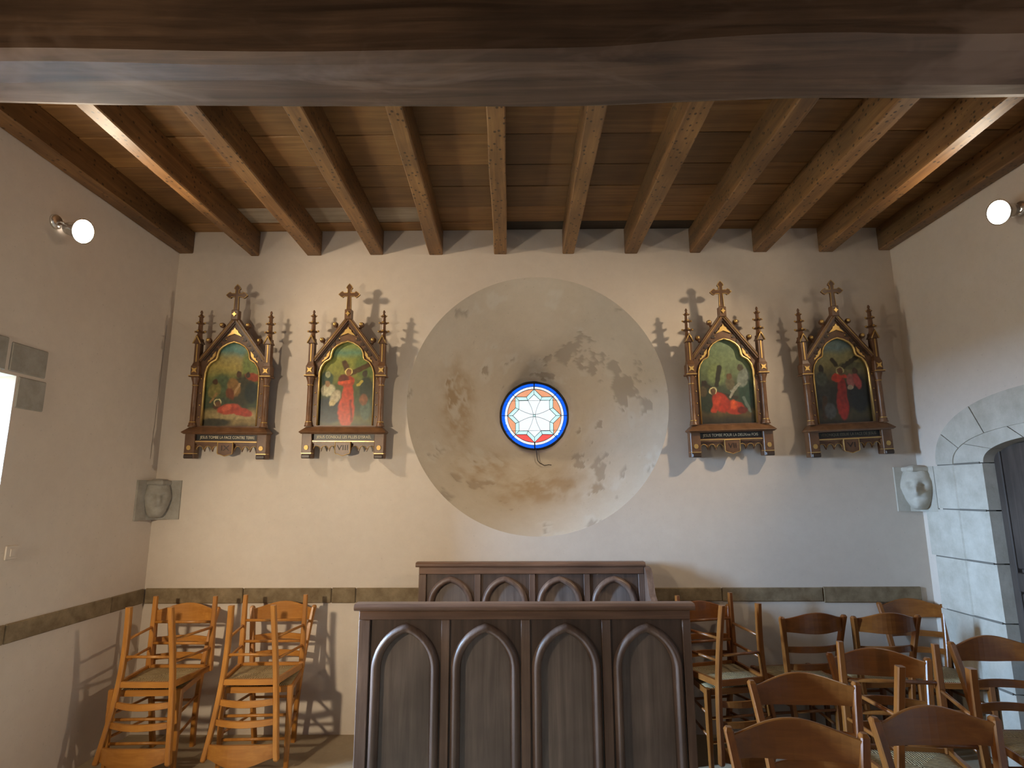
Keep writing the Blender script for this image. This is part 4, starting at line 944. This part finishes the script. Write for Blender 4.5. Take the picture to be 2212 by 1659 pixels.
# ================================================================== CHAIRS
WF_, R0_, RT_, HH, SH, YFR, Y0, YT = 0.197, 0.125, 0.206, 0.845, 0.457, -0.171, 0.204, 0.225
def post_path(s_):
    # foot, seat, top with a gentle bend
    pts = []
    for i in range(13):
        t = i/12; z = HH*t
        k = t
        x = R0_+(RT_-R0_)*(0.55*t+0.45*t*t)
        y = Y0*(1-t)+YT*t-0.045*math.sin(PI*min(1, t*1.02))
        pts.append((s_*x, y, z))
    return pts
def at_z(z):
    t = z/HH; x = R0_+(RT_-R0_)*(0.55*t+0.45*t*t); y = Y0*(1-t)+YT*t-0.045*math.sin(PI*min(1, t*1.02)); return x, y
def make_chair(dark):
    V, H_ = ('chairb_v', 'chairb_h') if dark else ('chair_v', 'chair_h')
    root = empty('rush_chair')
    for s_ in (-1, 1):
        rings = []
        for i, (x, y, z) in enumerate(post_path(s_)):
            w_, d_ = 0.0145, 0.018
            if i == 12: w_, d_ = 0.009, 0.010
            if i == 11: z -= 0.0
            rings.append([(x-w_, y-d_*0.7, z), (x-w_*0.7, y-d_, z), (x+w_*0.7, y-d_, z), (x+w_, y-d_*0.7, z), (x+w_, y+d_*0.7, z), (x+w_*0.7, y+d_, z), (x-w_*0.7, y+d_, z), (x-w_, y+d_*0.7, z)])
        x, y, z = post_path(s_)[12]; w_, d_ = 0.0145, 0.018
        z -= 0.010
        rings.insert(12, [(x-w_, y-d_*0.7, z), (x-w_*0.7, y-d_, z), (x+w_*0.7, y-d_, z), (x+w_, y-d_*0.7, z), (x+w_, y+d_*0.7, z), (x+w_*0.7, y+d_, z), (x-w_*0.7, y+d_, z), (x-w_, y+d_*0.7, z)])
        MB().loft(rings).build('back_post', V, root)
        # front leg
        rr = []
        for z, h in ((0, 0.0125), (0.30, 0.016), (0.452, 0.017), (SH, 0.013)):
            c = h*0.3
            rr.append([(s_*WF_+a*h+(-a)*0*c, YFR+b*h, z) for a, b in ((-1, -0.7), (-0.7, -1), (0.7, -1), (1, -0.7), (1, 0.7), (0.7, 1), (-0.7, 1), (-1, 0.7))])
        MB().loft(rr).build('front_leg', V, root)
        # side seat rail and stretchers
        bx, by = at_z(0.437)
        MB().bar((s_*(WF_+0.001), YFR+0.014, 0.437), (s_*(bx+0.001), by-0.012, 0.437), 0.016, 0.034).build('seat_rail', H_, root)
        for z in (0.19, 0.315):
            bx, by = at_z(z); MB().tube([(s_*WF_, YFR+0.01, z), (s_*bx, by-0.01, z)], 0.0085, 8).build('stretcher', V, root)
    bx, by = at_z(0.437)
    # bowed front and rear seat rails
    def bowed(xh, y, z, h, th, bow, name, crest=0.0, dip=0.0, n=14, ends=0.0):
        rings = []
        for i in range(n+1):
            u = -1+2*i/n; x = xh*u; yy = y+bow*(1-u*u)
            zt = z+h/2+crest*(math.cos(PI*u/2)**1.3 if abs(u) < 1 else 0)-ends*u*u; zb = z-h/2-dip*math.cos(PI*u*1.0)*0.5-dip*0.5+0*ends
            rings.append([(x, yy-th/2, zb), (x, yy+th/2, zb), (x, yy+th/2, zt-0.003), (x, yy+th*0.2, zt), (x, yy-th*0.2, zt), (x, yy-th/2, zt-0.003)])
        return MB().loft(rings, True, True, False).build(name, H_, root)
    bowed(WF_-0.012, YFR-0.002, 0.437, 0.034, 0.018, -0.006, 'seat_rail')
    bowed(bx-0.010, by+0.002, 0.437, 0.034, 0.018, 0.004, 'seat_rail')
    for z in (0.545, 0.648):
        bx_, by_ = at_z(z); bowed(bx_-0.008, by_-0.002, z, 0.034, 0.014, 0.042, 'slat', 0.004)
    bx_, by_ = at_z(0.80); bowed(bx_-0.007, by_-0.004, 0.792, 0.074, 0.016, 0.046, 'top_rail', 0.040, 0.010)
    bx_, by_ = at_z(0.285); MB().tube([(-bx_, by_, 0.285), (bx_, by_, 0.285)], 0.0085, 8).build('stretcher', V, root)
    for z in (0.16, 0.29): MB().tube([(-WF_, YFR, z), (WF_, YFR, z)], 0.009, 8).build('stretcher', V, root)
    # rush seat: four raised triangles meeting along a hip, closed underneath
    bx, by = at_z(0.447); n = 12
    def seat_pt(u, v_, top):
        yy = (YFR+0.004)*(1-v_)+(by-0.004)*v_; xh = (WF_-0.002)*(1-v_)+(bx-0.002)*v_; x = xh*u
        e = min(1-abs(u), 1-abs(2*v_-1))
        return (x, yy, 0.4545+0.010*math.sqrt(max(0, e))-0.010*max(0, e-0.5) if top else 0.437-0.008*math.sqrt(max(0, e)))
    vv, ff = [], []
    for top in (1, 0):
        for j in range(n+1):
            for i in range(n+1): vv.append(seat_pt(-1+2*i/n, j/n, top))
    N1 = (n+1)*(n+1)
    for j in range(n):
        for i in range(n):
            a = j*(n+1)+i; ff.append((a, a+1, a+n+2, a+n+1)); ff.append((N1+a, N1+a+n+1, N1+a+n+2, N1+a+1))
    rim = [i for i in range(n+1)]+[(j)*(n+1)+n for j in range(1, n+1)]+[n*(n+1)+i for i in range(n-1, -1, -1)]+[j*(n+1) for j in range(n-1, 0, -1)]
    for a, b in zip(rim, rim[1:]+rim[:1]): ff.append((a, b, N1+b, N1+a))
    MB().add(vv, ff, True).build('rush_seat', 'straw', root)
    return root
protos = {}
def chair(dark, x, y, rz, inv, label, group):
    if dark not in protos: protos[dark] = make_chair(dark); o = protos[dark]
    else: o = copy_tree(protos[dark])
    tag(o, label, 'chair', group)
    if inv:
        o.location = (x, y, 2*SH+0.022); o.rotation_euler = (PI, 0, rz)
    else:
        o.location = (x, y, 0); o.rotation_euler = (0, 0, rz)
    return o
G1, G2 = 'honey wood rush chairs stacked in pairs', 'brown wood rush chairs by the arched doorway'
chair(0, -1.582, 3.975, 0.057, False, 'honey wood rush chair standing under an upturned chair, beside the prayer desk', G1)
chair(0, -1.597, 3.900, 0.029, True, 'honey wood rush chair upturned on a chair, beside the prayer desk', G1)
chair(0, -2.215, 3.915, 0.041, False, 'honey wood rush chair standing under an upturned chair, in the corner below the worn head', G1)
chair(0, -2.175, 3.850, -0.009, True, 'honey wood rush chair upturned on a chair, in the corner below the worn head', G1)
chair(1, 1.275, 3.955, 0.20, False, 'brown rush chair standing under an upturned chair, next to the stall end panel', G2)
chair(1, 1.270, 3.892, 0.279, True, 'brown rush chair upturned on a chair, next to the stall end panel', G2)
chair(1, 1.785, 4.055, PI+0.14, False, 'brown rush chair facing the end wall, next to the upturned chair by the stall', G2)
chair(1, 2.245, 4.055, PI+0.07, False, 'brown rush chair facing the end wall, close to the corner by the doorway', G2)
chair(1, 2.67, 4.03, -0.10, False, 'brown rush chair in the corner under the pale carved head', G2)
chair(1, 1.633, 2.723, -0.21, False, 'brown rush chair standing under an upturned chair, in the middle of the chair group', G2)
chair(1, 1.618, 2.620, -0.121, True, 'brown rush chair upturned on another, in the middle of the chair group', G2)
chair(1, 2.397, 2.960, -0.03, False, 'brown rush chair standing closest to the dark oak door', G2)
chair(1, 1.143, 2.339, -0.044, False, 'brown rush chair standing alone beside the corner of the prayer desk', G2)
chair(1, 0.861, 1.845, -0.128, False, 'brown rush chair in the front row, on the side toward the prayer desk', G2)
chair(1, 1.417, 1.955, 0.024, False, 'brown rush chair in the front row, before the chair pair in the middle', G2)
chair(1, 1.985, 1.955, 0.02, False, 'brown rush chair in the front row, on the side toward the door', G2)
